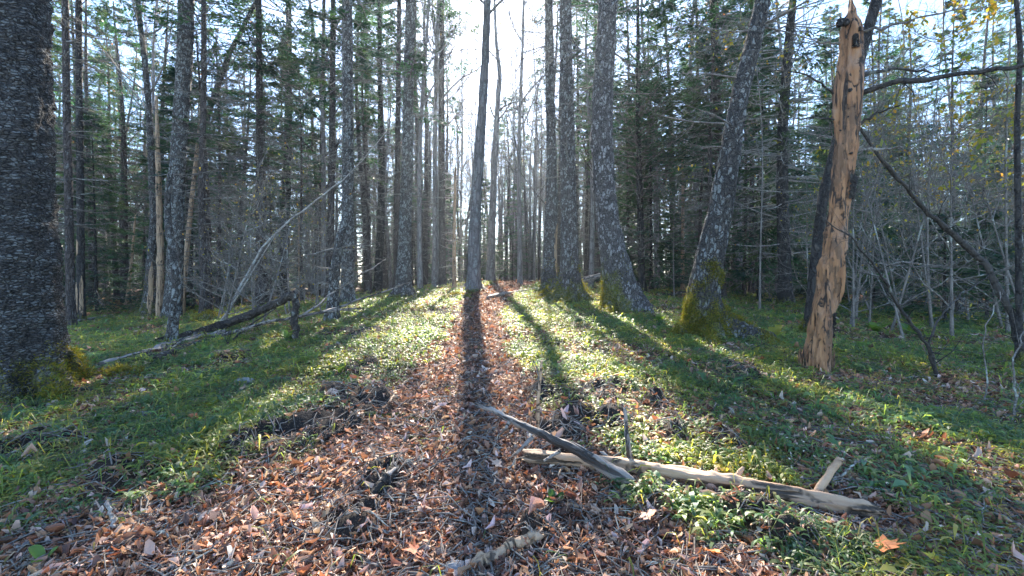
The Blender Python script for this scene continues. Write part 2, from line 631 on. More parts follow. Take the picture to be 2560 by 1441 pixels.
def build_litter():
    b = MB()
    x, y = scatter(400000, 1.1, 26, pad=1.2)
    g = near_green(x, y)
    s = soil_mask(x, y)
    keep = RNG.random(len(x)) < (1 - .62 * g) * (1 - .88 * s)
    x, y = x[keep], y[keep]
    d = np.abs(x - path_c(y)) / path_w(y)
    size = (.012 + .032 * RNG.random(len(x)) ** 2.6) * (1 + y / 8)
    c = pal(LITTER, len(x)) * 1.2
    b.add(*litter_leaves(x, y, size, c))
    o = b.build('leaf_litter', M['litter'], smooth=True)
    tag(o, 'carpet of small curled brown dead leaves on the trail', kind='stuff')
    # larger whole leaves lying on top near the viewer
    b = MB()
    x, y = scatter(600, 1.15, 5.5, pad=.8, p=1.1)
    g = near_green(x, y)
    keep = RNG.random(len(x)) < (1 - .75 * g)
    x, y = x[keep], y[keep]
    c = pal([(.36, .21, .14), (.46, .32, .25), (.26, .13, .08), (.52, .41, .35), (.36, .15, .07)], len(x))
    b.add(*litter_leaves(x, y, .042 + .032 * RNG.random(len(x)), c, lift=.006, stand=.45))
    o = b.build('large_dead_leaves', M['litter'])
    tag(o, 'larger whole dead leaves scattered over the litter', kind='stuff')
    # twig litter
    n = 9000
    x, y = scatter(n, 1.15, 14, pad=.6)
    L = RNG.uniform(.05, .28, n) * (1 + y / 10)
    az = RNG.random(n) * 6.283
    P = np.zeros((n, 4, 3))
    for k in range(4):
        t = k / 3 - .5
        px = x + np.cos(az) * L * t + RNG.normal(0, .008, n)
        py = y + np.sin(az) * L * t + RNG.normal(0, .008, n)
        P[:, k, 0], P[:, k, 1] = px, py
        P[:, k, 2] = gz(px, py) + .012 + RNG.random(n) * .025
    r = RNG.uniform(.0015, .0045, n)
    b = MB()
    b.tubes(P, np.stack([r, r, r * .8, r * .5], 1), 4)
    o = b.build('twig_litter', M['twig'])
    tag(o, 'thin broken twigs strewn over the leaf litter', kind='stuff')


GREEN = [(.10, .17, .075), (.08, .15, .075), (.14, .20, .08), (.09, .165, .10), (.18, .21, .09), (.06, .12, .06)]


def herb(b, x, y, size, nl, cols, wr=.2, upr=(.35, 1.1), ybase=0.0):
    """rosettes of arching lance-shaped leaves, two quads a leaf"""
    n = len(x)
    z = gz(x, y)
    for k in range(nl):
        az = RNG.random(n) * 6.283
        L = size * RNG.uniform(.6, 1.25, n)
        up = RNG.uniform(*upr, n)
        H = np.stack([np.cos(az), np.sin(az), np.zeros(n)], -1)
        S = np.stack([-np.sin(az), np.cos(az), RNG.normal(0, .3, n)], -1)
        W = L * wr * RNG.uniform(.7, 1.4, n)
        o = np.stack([x + RNG.normal(0, .012, n), y + RNG.normal(0, .012, n), z + size * RNG.uniform(.0, .5, n)], -1)
        p1 = o + H * (L * .35)[:, None] + np.array([0, 0, 1]) * (L * .5 * up)[:, None]
        p2 = o + H * (L * .75)[:, None] + np.array([0, 0, 1]) * (L * .55 * up)[:, None]
        p3 = o + H * L[:, None] * 1.02 + np.array([0, 0, 1]) * (L * .35 * up)[:, None]
        V = np.stack([o, p1 + S * W[:, None] * .42, p1 - S * W[:, None] * .42, p2 + S * W[:, None] * .45, p2 - S * W[:, None] * .45, p3], 1)
        q = np.array([[0, 1, 2, 2], [1, 3, 4, 2], [3, 5, 4, 4]])
        F = (np.arange(n) * 6)[:, None, None] + q[None]
        c = cols * RNG.uniform(.75, 1.25, (n, 1))
        b.add(V, F.reshape(-1, 4), np.repeat(c, 6, 0))


def build_green():
    b = MB()
    x, y = scatter(150000, 1.15, 24, pad=1.2, p=.95)
    g = near_green(x, y)
    keep = RNG.random(len(x)) < g
    x, y = x[keep], y[keep]
    c = pal(GREEN, len(x))
    size = RNG.uniform(.030, .056, len(x)) * (1 + y / 12)
    pn = noise2(x, y, 1.6, 31)[:, None]
    c = c * (.75 + .5 * pn) * np.where(noise2(x, y, 2.7, 33)[:, None] > .58, np.array([[1.5, 1.2, .8]]), 1.0)
    size = size * (.65 + .7 * noise2(x, y, 3.1, 32))
    herb(b, x, y, size, 5, c, .19)
    k = RNG.random(len(x)) < .05
    herb(b, x[k], y[k], size[k] * 1.3, 3, c[k] * 1.05, .22, (.6, 1.4))
    o = b.build('ground_cover_foliage', M['green'])
    tag(o, 'dense low green spring herbs carpeting the forest floor', kind='stuff')
    # yellow-green moss and grass wisps
    b = MB()
    x, y = scatter(18000, 1.15, 26, pad=1.2)
    g = near_green(x, y)
    keep = RNG.random(len(x)) < np.clip(g * 1.1, .04, 1)
    x, y = x[keep], y[keep]
    herb(b, x, y, RNG.uniform(.05, .12, len(x)) * (1 + y / 20), 2, pal([(.13, .17, .05), (.10, .15, .055), (.17, .18, .06)], len(x)), .05, (.6, 1.8))
    o = b.build('grass_wisps', M['green'])
    tag(o, 'thin yellow green grass wisps among the herbs', kind='stuff')
    # small white nodding flowers near the fallen log
    b = MB()
    n = 420
    x = RNG.normal(.75, .42, n)
    y = RNG.normal(2.75, .35, n)
    k = near_green(x, y) > .2
    x, y = x[k], y[k]
    n = len(x)
    z = gz(x, y) + RNG.uniform(.05, .10, n)
    B = np.stack([x, y, z], -1)
    for q in range(4):
        a = q * 1.57 + RNG.random(n)
        b.blades(B, np.stack([np.cos(a), np.sin(a), np.full(n, -.8)], -1), np.stack([np.cos(a), np.sin(a), np.full(n, .8)], -1),
                 np.full(n, .011), np.full(n, .008), np.full((n, 3), .75))
    o = b.build('small_white_blossoms', M['spring'])
    tag(o, 'tiny white spring flowers nodding over the herbs by the log', kind='stuff')


build_litter()
build_green()


# ------------------------------------------------------------------ tree parts
def trunk_at(poly, rad, z):
    """points and radii on a trunk polyline at heights z"""
    pz = poly[:, 2]
    return np.stack([np.interp(z, pz, poly[:, 0]), np.interp(z, pz, poly[:, 1]), z], -1), np.interp(z, pz, rad)


def dead_branches(b, rg, poly, rad, z0, z1, per_m, Lm, slope=(-.35, .15), twigs=7, thick=.014, sides=4):
    n = int((z1 - z0) * per_m)
    if n <= 0:
        return
    z = rg.uniform(z0, z1, n)
    z = np.round(z / .33) * .33 * .7 + z * .3
    o, r = trunk_at(poly, rad, z)
    az = rg.random(n) * 6.283
    L = Lm * rg.uniform(.25, 1.1, n) * (.65 + .35 * (z - z0) / max(z1 - z0, .1))
    sl = rg.uniform(*slope, n)
    H = np.stack([np.cos(az), np.sin(az), np.zeros(n)], -1)
    S = np.stack([-np.sin(az), np.cos(az), np.zeros(n)], -1)
    K = 5
    t = np.linspace(0, 1, K)
    wav = rg.normal(0, .10, n)
    P = o[:, None] + H[:, None] * (r[:, None] * .6 + L[:, None] * t[None])[..., None] + S[:, None] * (L[:, None] * wav[:, None] * t[None] ** 2)[..., None]
    P[..., 2] += L[:, None] * (sl[:, None] * t[None] + (rg.uniform(-.15, .25, n)[:, None]) * t[None] ** 2)
    P += rg.normal(0, .012, P.shape) * t[None, :, None]
    R0 = np.minimum(thick * (.5 + L / Lm), r * .35)
    b.tubes(P, R0[:, None] * (1 - .82 * t)[None], sides)
    if twigs:
        m = n * twigs
        ib = np.repeat(np.arange(n), twigs)
        tt = rg.uniform(.2, 1, m)
        kk = np.clip((tt * (K - 1)).astype(int), 0, K - 2)
        ff = tt * (K - 1) - kk
        Q = P[ib, kk] * (1 - ff)[:, None] + P[ib, kk + 1] * ff[:, None]
        sg = np.where(rg.random(m) < .5, -1, 1)
        an = rg.uniform(.5, 1.2, m) * sg
        dz = rg.normal(-.05, .3, m)
        D = nrm(H[ib] * np.cos(an)[:, None] + S[ib] * np.sin(an)[:, None] + np.array([0, 0, 1]) * dz[:, None])
        l = L[ib] * rg.uniform(.12, .45, m) * (1.15 - .6 * tt)
        T = np.stack([Q, Q + D * l[:, None] * .5 + rg.normal(0, .015, (m, 3)), Q + D * l[:, None] + rg.normal(0, .03, (m, 3))], 1)
        rr = thick * .32
        b.tubes(T, np.stack([np.full(m, rr), np.full(m, rr * .7), np.full(m, rr * .3)], 1), 3)


NEEDLE = [(.036, .090, .058), (.046, .105, .058), (.036, .080, .062), (.058, .125, .055), (.075, .11, .045)]


def boughs(bw, bf, rg, poly, rad, z0, z1, per_m, Lm, cone=.85, slope=(-.35, .1), side=13, per=6, nl=.10, nw=.022, cols=NEEDLE, frac0=0.2, zr=None):
    """flat sprays of needles on live conifer boughs"""
    n = int((z1 - z0) * per_m)
    if n <= 0:
        return
    z = rg.uniform(z0, z1, n)
    o, r = trunk_at(poly, rad, z)
    u = (z - z0) / max(z1 - z0, .1) if zr is None else np.clip((z - zr[0]) / (zr[1] - zr[0]), 0, 1)
    L = Lm * ((1 - u) ** cone * .95 + .08) * rg.uniform(.65, 1.1, n)
    az = rg.random(n) * 6.283
    sl = rg.uniform(*slope, n) + u * .45
    H = np.stack([np.cos(az), np.sin(az), np.zeros(n)], -1)
    S = np.stack([-np.sin(az), np.cos(az), np.zeros(n)], -1)
    K = 5
    t = np.linspace(0, 1, K)
    P = o[:, None] + H[:, None] * (L[:, None] * t[None])[..., None]
    P[..., 2] += L[:, None] * (sl[:, None] * t[None] - .22 * t[None] ** 2 + .14 * t[None] ** 3)
    bw.tubes(P, (.004 + .008 * L)[:, None] * (1 - .8 * t)[None], 3)
    m = n * side
    ib = np.repeat(np.arange(n), side)
    tt = frac0 + (1 - frac0) * rg.random(m)
    kk = np.clip((tt * (K - 1)).astype(int), 0, K - 2)
    ff = tt * (K - 1) - kk
    Q = P[ib, kk] * (1 - ff)[:, None] + P[ib, kk + 1] * ff[:, None]
    sg = np.where(rg.random(m) < .5, -1, 1)
    an = rg.uniform(.55, 1.15, m) * sg
    D = nrm(H[ib] * np.cos(an)[:, None] + S[ib] * np.sin(an)[:, None] + np.array([0, 0, 1]) * (rg.normal(-.12, .14, m) + sl[ib] * .5)[:, None])
    l = L[ib] * rg.uniform(.22, .5, m) * (1.15 - .75 * tt) + .06
    cb = pal(cols, n)[ib]
    mm = m * per
    im = np.repeat(np.arange(m), per)
    sft = np.tile((np.arange(per) + .5) / per, m) + rg.normal(0, .06, mm)
    B = Q[im] + D[im] * (l[im] * sft)[:, None]
    sd = nrm(np.cross(D[im], np.array([0, 0, 1.])))
    s2 = np.where(rg.random(mm) < .5, -1, 1) * rg.uniform(.15, .9, mm)
    Dn = nrm(D[im] + sd * s2[:, None] + np.array([0, 0, 1]) * rg.normal(.0, .22, mm)[:, None])
    N = nrm(np.array([0, 0, 1.]) + rg.normal(0, .35, (mm, 3)))
    bf.blades(B, Dn, N, nl * rg.uniform(.6, 1.4, mm), nw * rg.uniform(.6, 1.4, mm), cb[im] * rg.uniform(.75, 1.3, (mm, 1)), bend=.1)


def bare_limbs(b, rg, poly, rad, z0, z1, n1=10, L1=3.5, n2=6, n3=5, up=(.5, 1.3), buds=None, thick=.4, n4=0, minr=.0028):
    """ascending forked limbs of a leafless broadleaf tree"""
    z = np.sort(rg.uniform(z0, z1, n1))
    o, r = trunk_at(poly, rad, z)
    az = np.arange(n1) * 2.4 + rg.random(n1)
    D = nrm(np.stack([np.cos(az), np.sin(az), rg.uniform(*up, n1)], -1))
    L = L1 * rg.uniform(.6, 1.15, n1) * (1.1 - .5 * (z - z0) / max(z1 - z0, .1))
    R0 = np.maximum(r * thick, .008)
    for lev, nn in enumerate((n2, n3, n4, 0)):
        n = len(o)
        K = 6 if lev < 2 else 4
        t = np.linspace(0, 1, K)
        P = np.zeros((n, K, 3))
        P[:, 0] = o
        d = D.copy()
        for k in range(1, K):
            d = nrm(d + rg.normal(0, .20, (n, 3)) + np.array([0, 0, .10]))
            P[:, k] = P[:, k - 1] + d * (L / (K - 1))[:, None]
        b.tubes(P, R0[:, None] * (1 - .72 * t)[None], 5 if lev == 0 else (4 if lev == 1 else 3))
        if buds is not None and (nn == 0):
            bf, bn, cols, sz = buds
            ii = rg.integers(0, n, bn)
            base = P[ii, -1 - rg.integers(0, 2, bn)]
            bf.blades(base, nrm(rg.normal(0, 1, (bn, 3)) + np.array([0, 0, -.3])), nrm(rg.normal(0, .6, (bn, 3)) + np.array([0, 0, 1])), sz * rg.uniform(.6, 1.3, bn),
                      sz * .6 * rg.uniform(.6, 1.3, bn), pal(cols, bn))
        if nn == 0:
            break
        ib = np.repeat(np.arange(n), nn)
        tt = rg.uniform(.25, 1, n * nn)
        kk = np.clip((tt * (K - 1)).astype(int), 0, K - 2)
        ff = (tt * (K - 1) - kk)[:, None]
        o2 = P[ib, kk] * (1 - ff) + P[ib, kk + 1] * ff
        T = nrm(P[ib, kk + 1] - P[ib, kk])
        D = nrm(T + rg.normal(0, .62, (n * nn, 3)) + np.array([0, 0, .12]))
        L = L[ib] * rg.uniform(.3, .6, n * nn)
        R0 = np.maximum(R0[ib] * (1 - .72 * tt) * .7, minr)
        o = o2


def straight_trunk(rg, H, r0, wob=.10, K=14, lean=0.0):
    z = np.concatenate([[-.25, 0], np.linspace(.25, H, K)])
    ph = rg.random(2) * 6
    a = rg.random() * 6.28
    x = wob * np.sin(z * .45 + ph[0]) * z / H + lean * z * math.cos(a)
    y = wob * np.sin(z * .38 + ph[1]) * z / H + lean * z * math.sin(a)
    rad = r0 * (1 - .85 * (np.maximum(z, 0) / H) ** 1.1) + r0 * .45 * np.exp(-np.maximum(z, 0) / .22)
    return np.stack([x, y, z], -1), rad


def trunk_mesh(b, poly, rad, sides=14, lobes=0.0, nl=5, rg=None, rough=.03, step=.08, hf=.35, zmax=9.0, bump=None, rootdirs=None):
    """a trunk with root flare and uneven bark, following poly"""
    seg = np.linalg.norm(np.diff(poly, axis=0), axis=1)
    s = np.concatenate([[0], np.cumsum(seg)])
    # fine rings to zmax, coarse above
    sf = np.interp(zmax, poly[:, 2], s)
    ss = np.concatenate([np.arange(0, min(sf, s[-1]), step), np.linspace(min(sf, s[-1]), s[-1], 8)])
    P = np.stack([np.interp(ss, s, poly[:, i]) for i in range(3)], -1)
    if len(P) > 7:                                   # soften the kinks
        for _ in range(max(1, int(.5 / step))):
            P[1:-1] = .25 * P[:-2] + .5 * P[1:-1] + .25 * P[2:]
    rr = np.interp(ss, s, rad)
    a = np.arange(sides) * 2 * math.pi / sides
    T = nrm(np.gradient(P, axis=0))
    U = nrm(np.cross(T, np.array([0, 1., 0])))
    V = np.cross(T, U)
    dirs = U[:, None] * np.cos(a)[None, :, None] + V[:, None] * np.sin(a)[None, :, None]
    h = np.maximum(P[:, 2] - 0, 0)[:, None]
    rmul = np.ones((len(P), sides))
    if lobes:
        if rootdirs is None:
            ph = rg.random() * 6
            lb = np.maximum(np.cos(nl * a + ph) * .5 + .5 + .25 * np.cos(2 * a + ph * 2), 0) ** 1.6
        else:
            lb = np.zeros(sides)
            for (ang, wdt, amp) in rootdirs:
                dd = np.angle(np.exp(1j * (np.arctan2(dirs[0, :, 1], dirs[0, :, 0]) - ang)))
                lb = lb + amp * np.exp(-(dd / wdt) ** 2)
        rmul = rmul + lobes * lb[None] * np.exp(-h / hf)
    X = P[:, None] + dirs * (rr[:, None] * rmul)[..., None]
    if rough:
        q = X * np.array([1, 1, .55])
        dn = (noise3(q, 6) - .5) * 1.2 + (noise3(X * np.array([1, 1, .3]), 22) - .5) * 1.1 + (noise3(q, 45) - .5) * .6
        X = X + dirs * (rr[:, None] * dn * rough * 2 + 0)[..., None]
    if bump is not None:
        X = X + dirs * bump(X, a, rr)[..., None]
    b.grid(X, closed=True)
    return X


def moss_tufts(b, rg, X, zmax, n, size=.03, cols=((.17, .16, .025), (.22, .19, .03), (.11, .13, .025)), side=None):
    """short moss blades over the lower surface of a trunk grid X"""
    F = X.reshape(-1, 3)
    A, S_ = X.shape[:2]
    cen = X.mean(1, keepdims=True)
    Nn = nrm(X - cen).reshape(-1, 3)
    wz = np.clip(1.1 - (F[:, 2] / zmax) - (noise3(F, 2.3) - .5) * 2.4 - (noise3(F, 7) - .5) * 1.8, 0, 1)
    wz[F[:, 2] < -.05] = 0
    if side is not None:
        wz = wz * np.clip(Nn @ np.array(side) * .8 + .4, 0, 1)
    if wz.sum() <= 0:
        return
    i = rg.choice(len(F), n, p=wz / wz.sum())
    B = F[i] + rg.normal(0, .02, (n, 3))
    D = nrm(Nn[i] + rg.normal(0, .6, (n, 3)) + np.array([0, 0, .2]))
    b.blades(B, D, nrm(rg.normal(0, 1, (n, 3))), size * rg.uniform(.5, 1.4, n), size * .35 * rg.uniform(.6, 1.4, n), pal(cols, n))


# ------------------------------------------------------------------ the trees one can tell apart
def profile(pts, H, Y=None, dig=.12):
    """pixel profile (x, y, width) from the foot up -> base point, local polyline, radii, extended to height H"""
    px, py, _ = pts[0]
    g = gpt(px, py)
    if Y is not None:
        g = at(px, py, Y)
        g[2] = gz(g[0], g[1])
    Yb = g[1]
    P, Rd = [], []
    for (x, y, wd) in pts:
        q = at(x, y, Yb)
        P.append(q - g)
        Rd.append(wd * Yb / FPX / 2 / math.sqrt(1 + ((x - CX) / FPX) ** 2))
    P = np.array(P)
    P[0] = 0
    Rd = np.array(Rd)
    P = np.vstack([P[0] - np.array([0, 0, dig + .2]), P])
    Rd = np.concatenate([[Rd[0] * 1.05], Rd])
    if H and P[-1, 2] < H:
        d = P[-1] - P[-2]
        d = d / max(d[2], .1)
        d[:2] *= .5
        e = P[-1, 2]
        up = np.linspace(e, H, 6)[1:]
        ext = P[-1][None] + d[None] * (up - e)[:, None]
        P = np.vstack([P, ext])
        Rd = np.concatenate([Rd, Rd[-1] * (1 - .92 * (up - e) / (H - e))])
    return g, P, Rd


HR = {}


def hero(name, label, cat, pts, H, mat, seed, Y=None, lobes=.5, nl=5, sides=36, step=.05, rough=.05, hf=.25, dead=None, live=None, bare=None, moss=0, moss_h=.5,
         rootdirs=None, group=None, moss_side=None, twigmat='twig', bump=None):
    rg = np.random.default_rng(seed)
    g, P, Rd = profile(pts, H, Y)
    root = empty(name, g, label, cat, group)
    b = MB()
    X = trunk_mesh(b, P, Rd, sides, lobes, nl, rg, rough, step, hf, zmax=EYE + .8 * g[1], rootdirs=rootdirs, bump=bump)
    tr = b.build('trunk', M[mat], root)
    if moss:
        mb = MB()
        moss_tufts(mb, rg, X, moss_h, moss, .018 + .0016 * g[1], side=moss_side)
        mb.build('moss_foliage', M['moss'], tr)
    if dead or live or bare:
        bw, bf = MB(), MB()
        rgs = sorted([(d['z0'], d['z1']) for d in (dead or []) + (live or []) + (bare or [])])
        zt = rgs[0][1]
        for (za, zb) in rgs[1:]:
            if za > zt - .2:
                dead_branches(bw, rg, P, Rd, zt - .5, za + .5, 4, 1.1)
            zt = max(zt, zb)
        bw.tubes(P[1:], Rd[1:] * .4, 4)
        for d in (dead or []):
            dead_branches(bw, rg, P, Rd, **dict(d, per_m=d['per_m'] * 1.7, Lm=d['Lm'] * 1.15))
        for d in (live or []):
            nl_ = .06 + .0065 * g[1]
            boughs(bw, bf, rg, P, Rd, **dict(dict(nl=nl_, nw=nl_ * .27, side=16, per=7), **d))
        for d in (bare or []):
            bare_limbs(bw, rg, P, Rd, **d)
        bw.build('crown_branches', M[twigmat], root)
        if bf.n:
            bf.build('crown', M['needle'], root, smooth=False)
    HR[seed] = (root, g, P, Rd)
    return HR[seed]




def flakes(X, a, rr):
    q = X * np.array([1, 1, 2.4])
    f = noise3(q, 16)
    g = noise3(q, 38)
    v = noise3(X * np.array([1, 1, .12]), 9)
    return np.clip((f - .45) * 5, -.5, .7) * .016 + (g - .5) * .014 - np.clip((v - .62) * 8, 0, 1) * .035


# the giant at the edge of the frame
hero('tree', 'huge dark old tree trunk with flaky bark and a mossy foot', 'tree',
     [(35, 985, 330), (38, 930, 285), (40, 850, 255), (38, 700, 236), (32, 500, 228), (25, 250, 222), (20, 0, 218)], 15, 'bark_big', 1, lobes=.55, nl=7, sides=120, step=.03,
     rough=.05, hf=.22, moss=5000, moss_h=.3, bump=flakes, live=[dict(z0=9, z1=15, per_m=7, Lm=2.5, nl=.14, nw=.03)])
hero('tree', 'slim straight trunk with many short twigs beside the huge trunk, sunlit along one edge', 'tree',
     [(180, 822, 30), (176, 740, 25), (172, 500, 23), (166, 250, 21), (163, 0, 19)], 14, 'bark', 2, lobes=.35,
     dead=[dict(z0=2.0, z1=9, per_m=9, Lm=1.0)], live=[dict(z0=9, z1=14, per_m=12, Lm=1.6)])
hero('tree', 'dark slim trunk with bark torn off in a pale strip near its foot', 'tree',
     [(202, 806, 30), (202, 760, 24), (202, 600, 21), (200, 400, 20), (197, 200, 19), (197, 0, 18)], 14, 'bark_dark', 3, lobes=.3,
     dead=[dict(z0=3.0, z1=9, per_m=7, Lm=1.1)], live=[dict(z0=8.5, z1=14, per_m=12, Lm=1.8)])
hero('tree', 'slender crooked bare tree with broad mossy foot next to a pale broken snag', 'tree',
     [(372, 795, 46), (374, 740, 34), (378, 650, 24), (385, 550, 21), (380, 430, 20), (374, 300, 18), (364, 170, 16), (350, 60, 14), (345, 0, 13)], 12, 'bark_moss', 4, lobes=.7,
     bare=[dict(z0=5, z1=11, n1=9, L1=2.4, n2=5, n3=4)], moss=900, moss_h=1.0)
hero('dead_tree', 'tall thin broken snag of split orange wood between two dark stems', 'dead tree',
     [(400, 797, 24), (400, 740, 20), (401, 640, 18), (398, 520, 16), (395, 400, 14), (392, 300, 11), (391, 240, 7)], 0, 'pale_wood', 5, lobes=.2, rough=.12, sides=14)
hero('tree', 'stout lichen spotted trunk leaning slightly beside the tall broken snag', 'tree',
     [(430, 785, 50), (436, 700, 44), (440, 600, 42), (442, 450, 42), (450, 330, 42), (458, 200, 42), (464, 90, 42), (466, 0, 41)], 16, 'bark_lichen', 6, lobes=.4, sides=32, Y=11.3,
     live=[dict(z0=9, z1=15, per_m=9, Lm=2)], dead=[dict(z0=3.2, z1=8, per_m=3, Lm=.9)])
hero('tree', 'crooked thin dead stem with a broken top standing at the end of the fallen poles', 'dead tree',
     [(428, 856, 40), (432, 820, 28), (441, 740, 26), (442, 690, 25), (430, 620, 22), (420, 560, 20), (418, 500, 17), (424, 450, 15), (431, 400, 9)], 0, 'bark_lichen', 7, lobes=.5, sides=18, rough=.09)
hero('tree', 'straight dark trunk bristling with dead twigs, a mossy hump at its foot', 'tree',
     [(511, 792, 27), (509, 740, 20), (506, 600, 18), (503, 450, 18), (508, 300, 16), (510, 150, 14), (509, 0, 13)], 13, 'bark', 8, lobes=.35,
     dead=[dict(z0=1.8, z1=8, per_m=9, Lm=1.7, twigs=7)], live=[dict(z0=7, z1=13, per_m=10, Lm=1.8)])
hero('tree', 'bowed dark tree that sweeps up and away behind the straight trunk', 'tree',
     [(474, 772, 30), (472, 700, 22), (473, 560, 21), (478, 440, 20), (494, 360, 18), (520, 285, 17), (545, 215, 15), (575, 130, 13), (603, 80, 12), (642, 0, 10)], 10, 'bark_dark', 9, lobes=.35,
     bare=[dict(z0=5.5, z1=9.5, n1=7, L1=2.2, n2=5, n3=5)])
hero('tree', 'slim bent lichen stem with pale dead twigs in front of the dense stand', 'tree',
     [(588, 760, 22), (582, 700, 17), (568, 620, 15), (560, 560, 13), (545, 480, 10), (530, 430, 8)], 7, 'bark_lichen', 10, lobes=.3, bare=[dict(z0=2.2, z1=6, n1=8, L1=1.6, n2=5, n3=4)], twigmat='twig_pale')
hero('tree', 'straight spruce with dense fans of dead branches down to eye level', 'tree',
     [(648, 772, 28), (648, 720, 20), (648, 500, 18), (648, 250, 17), (647, 0, 15)], 15, 'bark', 11, lobes=.35,
     dead=[dict(z0=1.2, z1=9.5, per_m=16, Lm=2.2, twigs=9)], live=[dict(z0=5.5, z1=7.5, per_m=5, Lm=1.9), dict(z0=7.5, z1=15, per_m=10, Lm=2.0)])
hero('tree', 'dark straight spruce with green sprays near the top of the view beside the dead fans', 'tree',
     [(706, 742, 30), (708, 680, 23), (716, 500, 21), (721, 300, 19), (722, 120, 16), (722, 0, 14)], 15, 'bark_dark', 12, lobes=.3,
     dead=[dict(z0=1.5, z1=8.5, per_m=12, Lm=1.9, twigs=7)], live=[dict(z0=4.6, z1=15, per_m=10, Lm=2.1, slope=(-.5, 0))])
hero('tree', 'thin spruce with blue-grey bark and short stubs between two stouter trunks', 'tree',
     [(798, 746, 18), (799, 690, 14), (803, 500, 13), (807, 250, 11), (810, 0, 9)], 13, 'bark', 13, lobes=.3,
     dead=[dict(z0=1.5, z1=8, per_m=10, Lm=1.3)], live=[dict(z0=4.8, z1=13, per_m=8, Lm=1.6)])
hero('tree', 'brown scaly spruce trunk standing close beside the pale lichen trunk', 'tree',
     [(824, 742, 28), (825, 690, 20), (828, 500, 18), (831, 250, 15), (833, 0, 13)], 14, 'bark', 14, lobes=.3, Y=14.5,
     dead=[dict(z0=2, z1=9, per_m=10, Lm=1.4)], live=[dict(z0=7, z1=14, per_m=9, Lm=1.7)])
hero('tree', 'pale grey lichen covered trunk behind a broken leaning stub', 'tree',
     [(869, 762, 46), (869, 720, 34), (870, 600, 31), (870, 400, 29), (869, 200, 27), (868, 0, 25)], 16, 'bark_lichen', 15, lobes=.4, sides=28,
     dead=[dict(z0=3, z1=9, per_m=6, Lm=1.3)], live=[dict(z0=5.5, z1=7.5, per_m=3, Lm=2.0), dict(z0=9, z1=16, per_m=9, Lm=2.1)])
hero('dead_tree', 'short broken lichen crusted stub leaning against the pale grey trunk', 'dead tree',
     [(829, 806, 38), (833, 760, 27), (835, 700, 26), (842, 640, 24), (853, 590, 22), (862, 550, 15), (864, 533, 6)], 0, 'bark_lichen', 16, lobes=.5, rough=.09,
     dead=[dict(z0=.5, z1=1.5, per_m=8, Lm=.6)])
hero('tree', 'distant dark trunk bending gently in front of the misty trees near the pale stub', 'tree',
     [(944, 728, 26), (946, 690, 21), (952, 560, 20), (954, 430, 17), (951, 300, 14), (948, 0, 9)], 15, 'bark_dark', 17, lobes=.3, Y=19, dead=[dict(z0=2, z1=10, per_m=8, Lm=1.5)],
     live=[dict(z0=8, z1=15, per_m=9, Lm=2)])
hero('tree', 'tall mottled trunk with a swollen foot and long green boughs beside the trail', 'tree',
     [(1008, 744, 62), (1009, 715, 40), (1012, 600, 31), (1017, 450, 29), (1020, 300, 27), (1023, 150, 25), (1026, 0, 23)], 17, 'bark_lichen', 18, lobes=.45, sides=28,
     dead=[dict(z0=2.5, z1=9, per_m=5, Lm=1.7)], live=[dict(z0=5, z1=7.2, per_m=2.6, Lm=2.1, slope=(-.45, -.05)), dict(z0=9, z1=17, per_m=7, Lm=2.2)])
hero('tree', 'slim brown trunk just behind the swollen footed tree', 'tree',
     [(990, 731, 22), (991, 690, 16), (992, 500, 15), (995, 300, 13), (998, 0, 10)], 14, 'bark', 19, lobes=.3, Y=18, dead=[dict(z0=2, z1=10, per_m=8, Lm=1.2)], live=[dict(z0=9, z1=14, per_m=8, Lm=1.6)])
hero('tree', 'thin pole of a tree rising clear of branches near the trail, bark dark', 'tree',
     [(1086, 730, 16), (1087, 600, 12), (1087, 400, 11), (1090, 200, 10), (1096, 0, 8)], 15, 'bark_grey', 20, lobes=.3, Y=19, bare=[dict(z0=7, z1=14, n1=11, L1=3.2, n2=6, n3=5)])
hero('tree', 'purple brown straight trunk paired with a thin pole beside the trail', 'tree',
     [(1106, 726, 24), (1106, 690, 18), (1105, 500, 16), (1104, 250, 14), (1105, 0, 12)], 16, 'bark', 21, lobes=.3, Y=19, dead=[dict(z0=3, z1=10, per_m=5, Lm=1.2)], live=[dict(z0=9.8, z1=11.4, per_m=6, Lm=2.2, cone=.2)],
     bare=[dict(z0=8, z1=15, n1=8, L1=3, n2=6, n3=5)])
hero('tree', 'slightly curved trunk standing in the line of the trail, casting the long shadow', 'tree',
     [(1184, 718, 42), (1185, 690, 33), (1186, 600, 30), (1190, 500, 27), (1198, 380, 25), (1206, 270, 22), (1213, 150, 19), (1219, 0, 17)], 18, 'bark_grey', 22, Y=14.5, lobes=.4, sides=24,
     bare=[dict(z0=8.5, z1=17, n1=10, L1=3.2, n2=5, n3=4)])
hero('tree', 'forking grey trunk just behind the tree that stands in line with the trail', 'tree',
     [(1226, 708, 28), (1227, 680, 22), (1230, 560, 18), (1236, 400, 15), (1246, 230, 12), (1250, 190, 11), (1240, 100, 8), (1236, 0, 6)], 15, 'bark_grey', 23, lobes=.3, Y=24,
     bare=[dict(z0=8, z1=14, n1=6, L1=2.6, n2=4, n3=4)])
hero('tree', 'upright trunk with pale split wood at its foot, behind the mossy rooted tree', 'tree',
     [(1371, 737, 54), (1372, 715, 40), (1375, 620, 32), (1380, 480, 30), (1379, 400, 25), (1375, 250, 23), (1373, 100, 21), (1372, 0, 20)], 17, 'bark_moss', 24, lobes=.5, sides=24, moss=1200, moss_h=.7,
     dead=[dict(z0=4, z1=9, per_m=4, Lm=1.8)], live=[dict(z0=8, z1=17, per_m=7, Lm=2.3)])
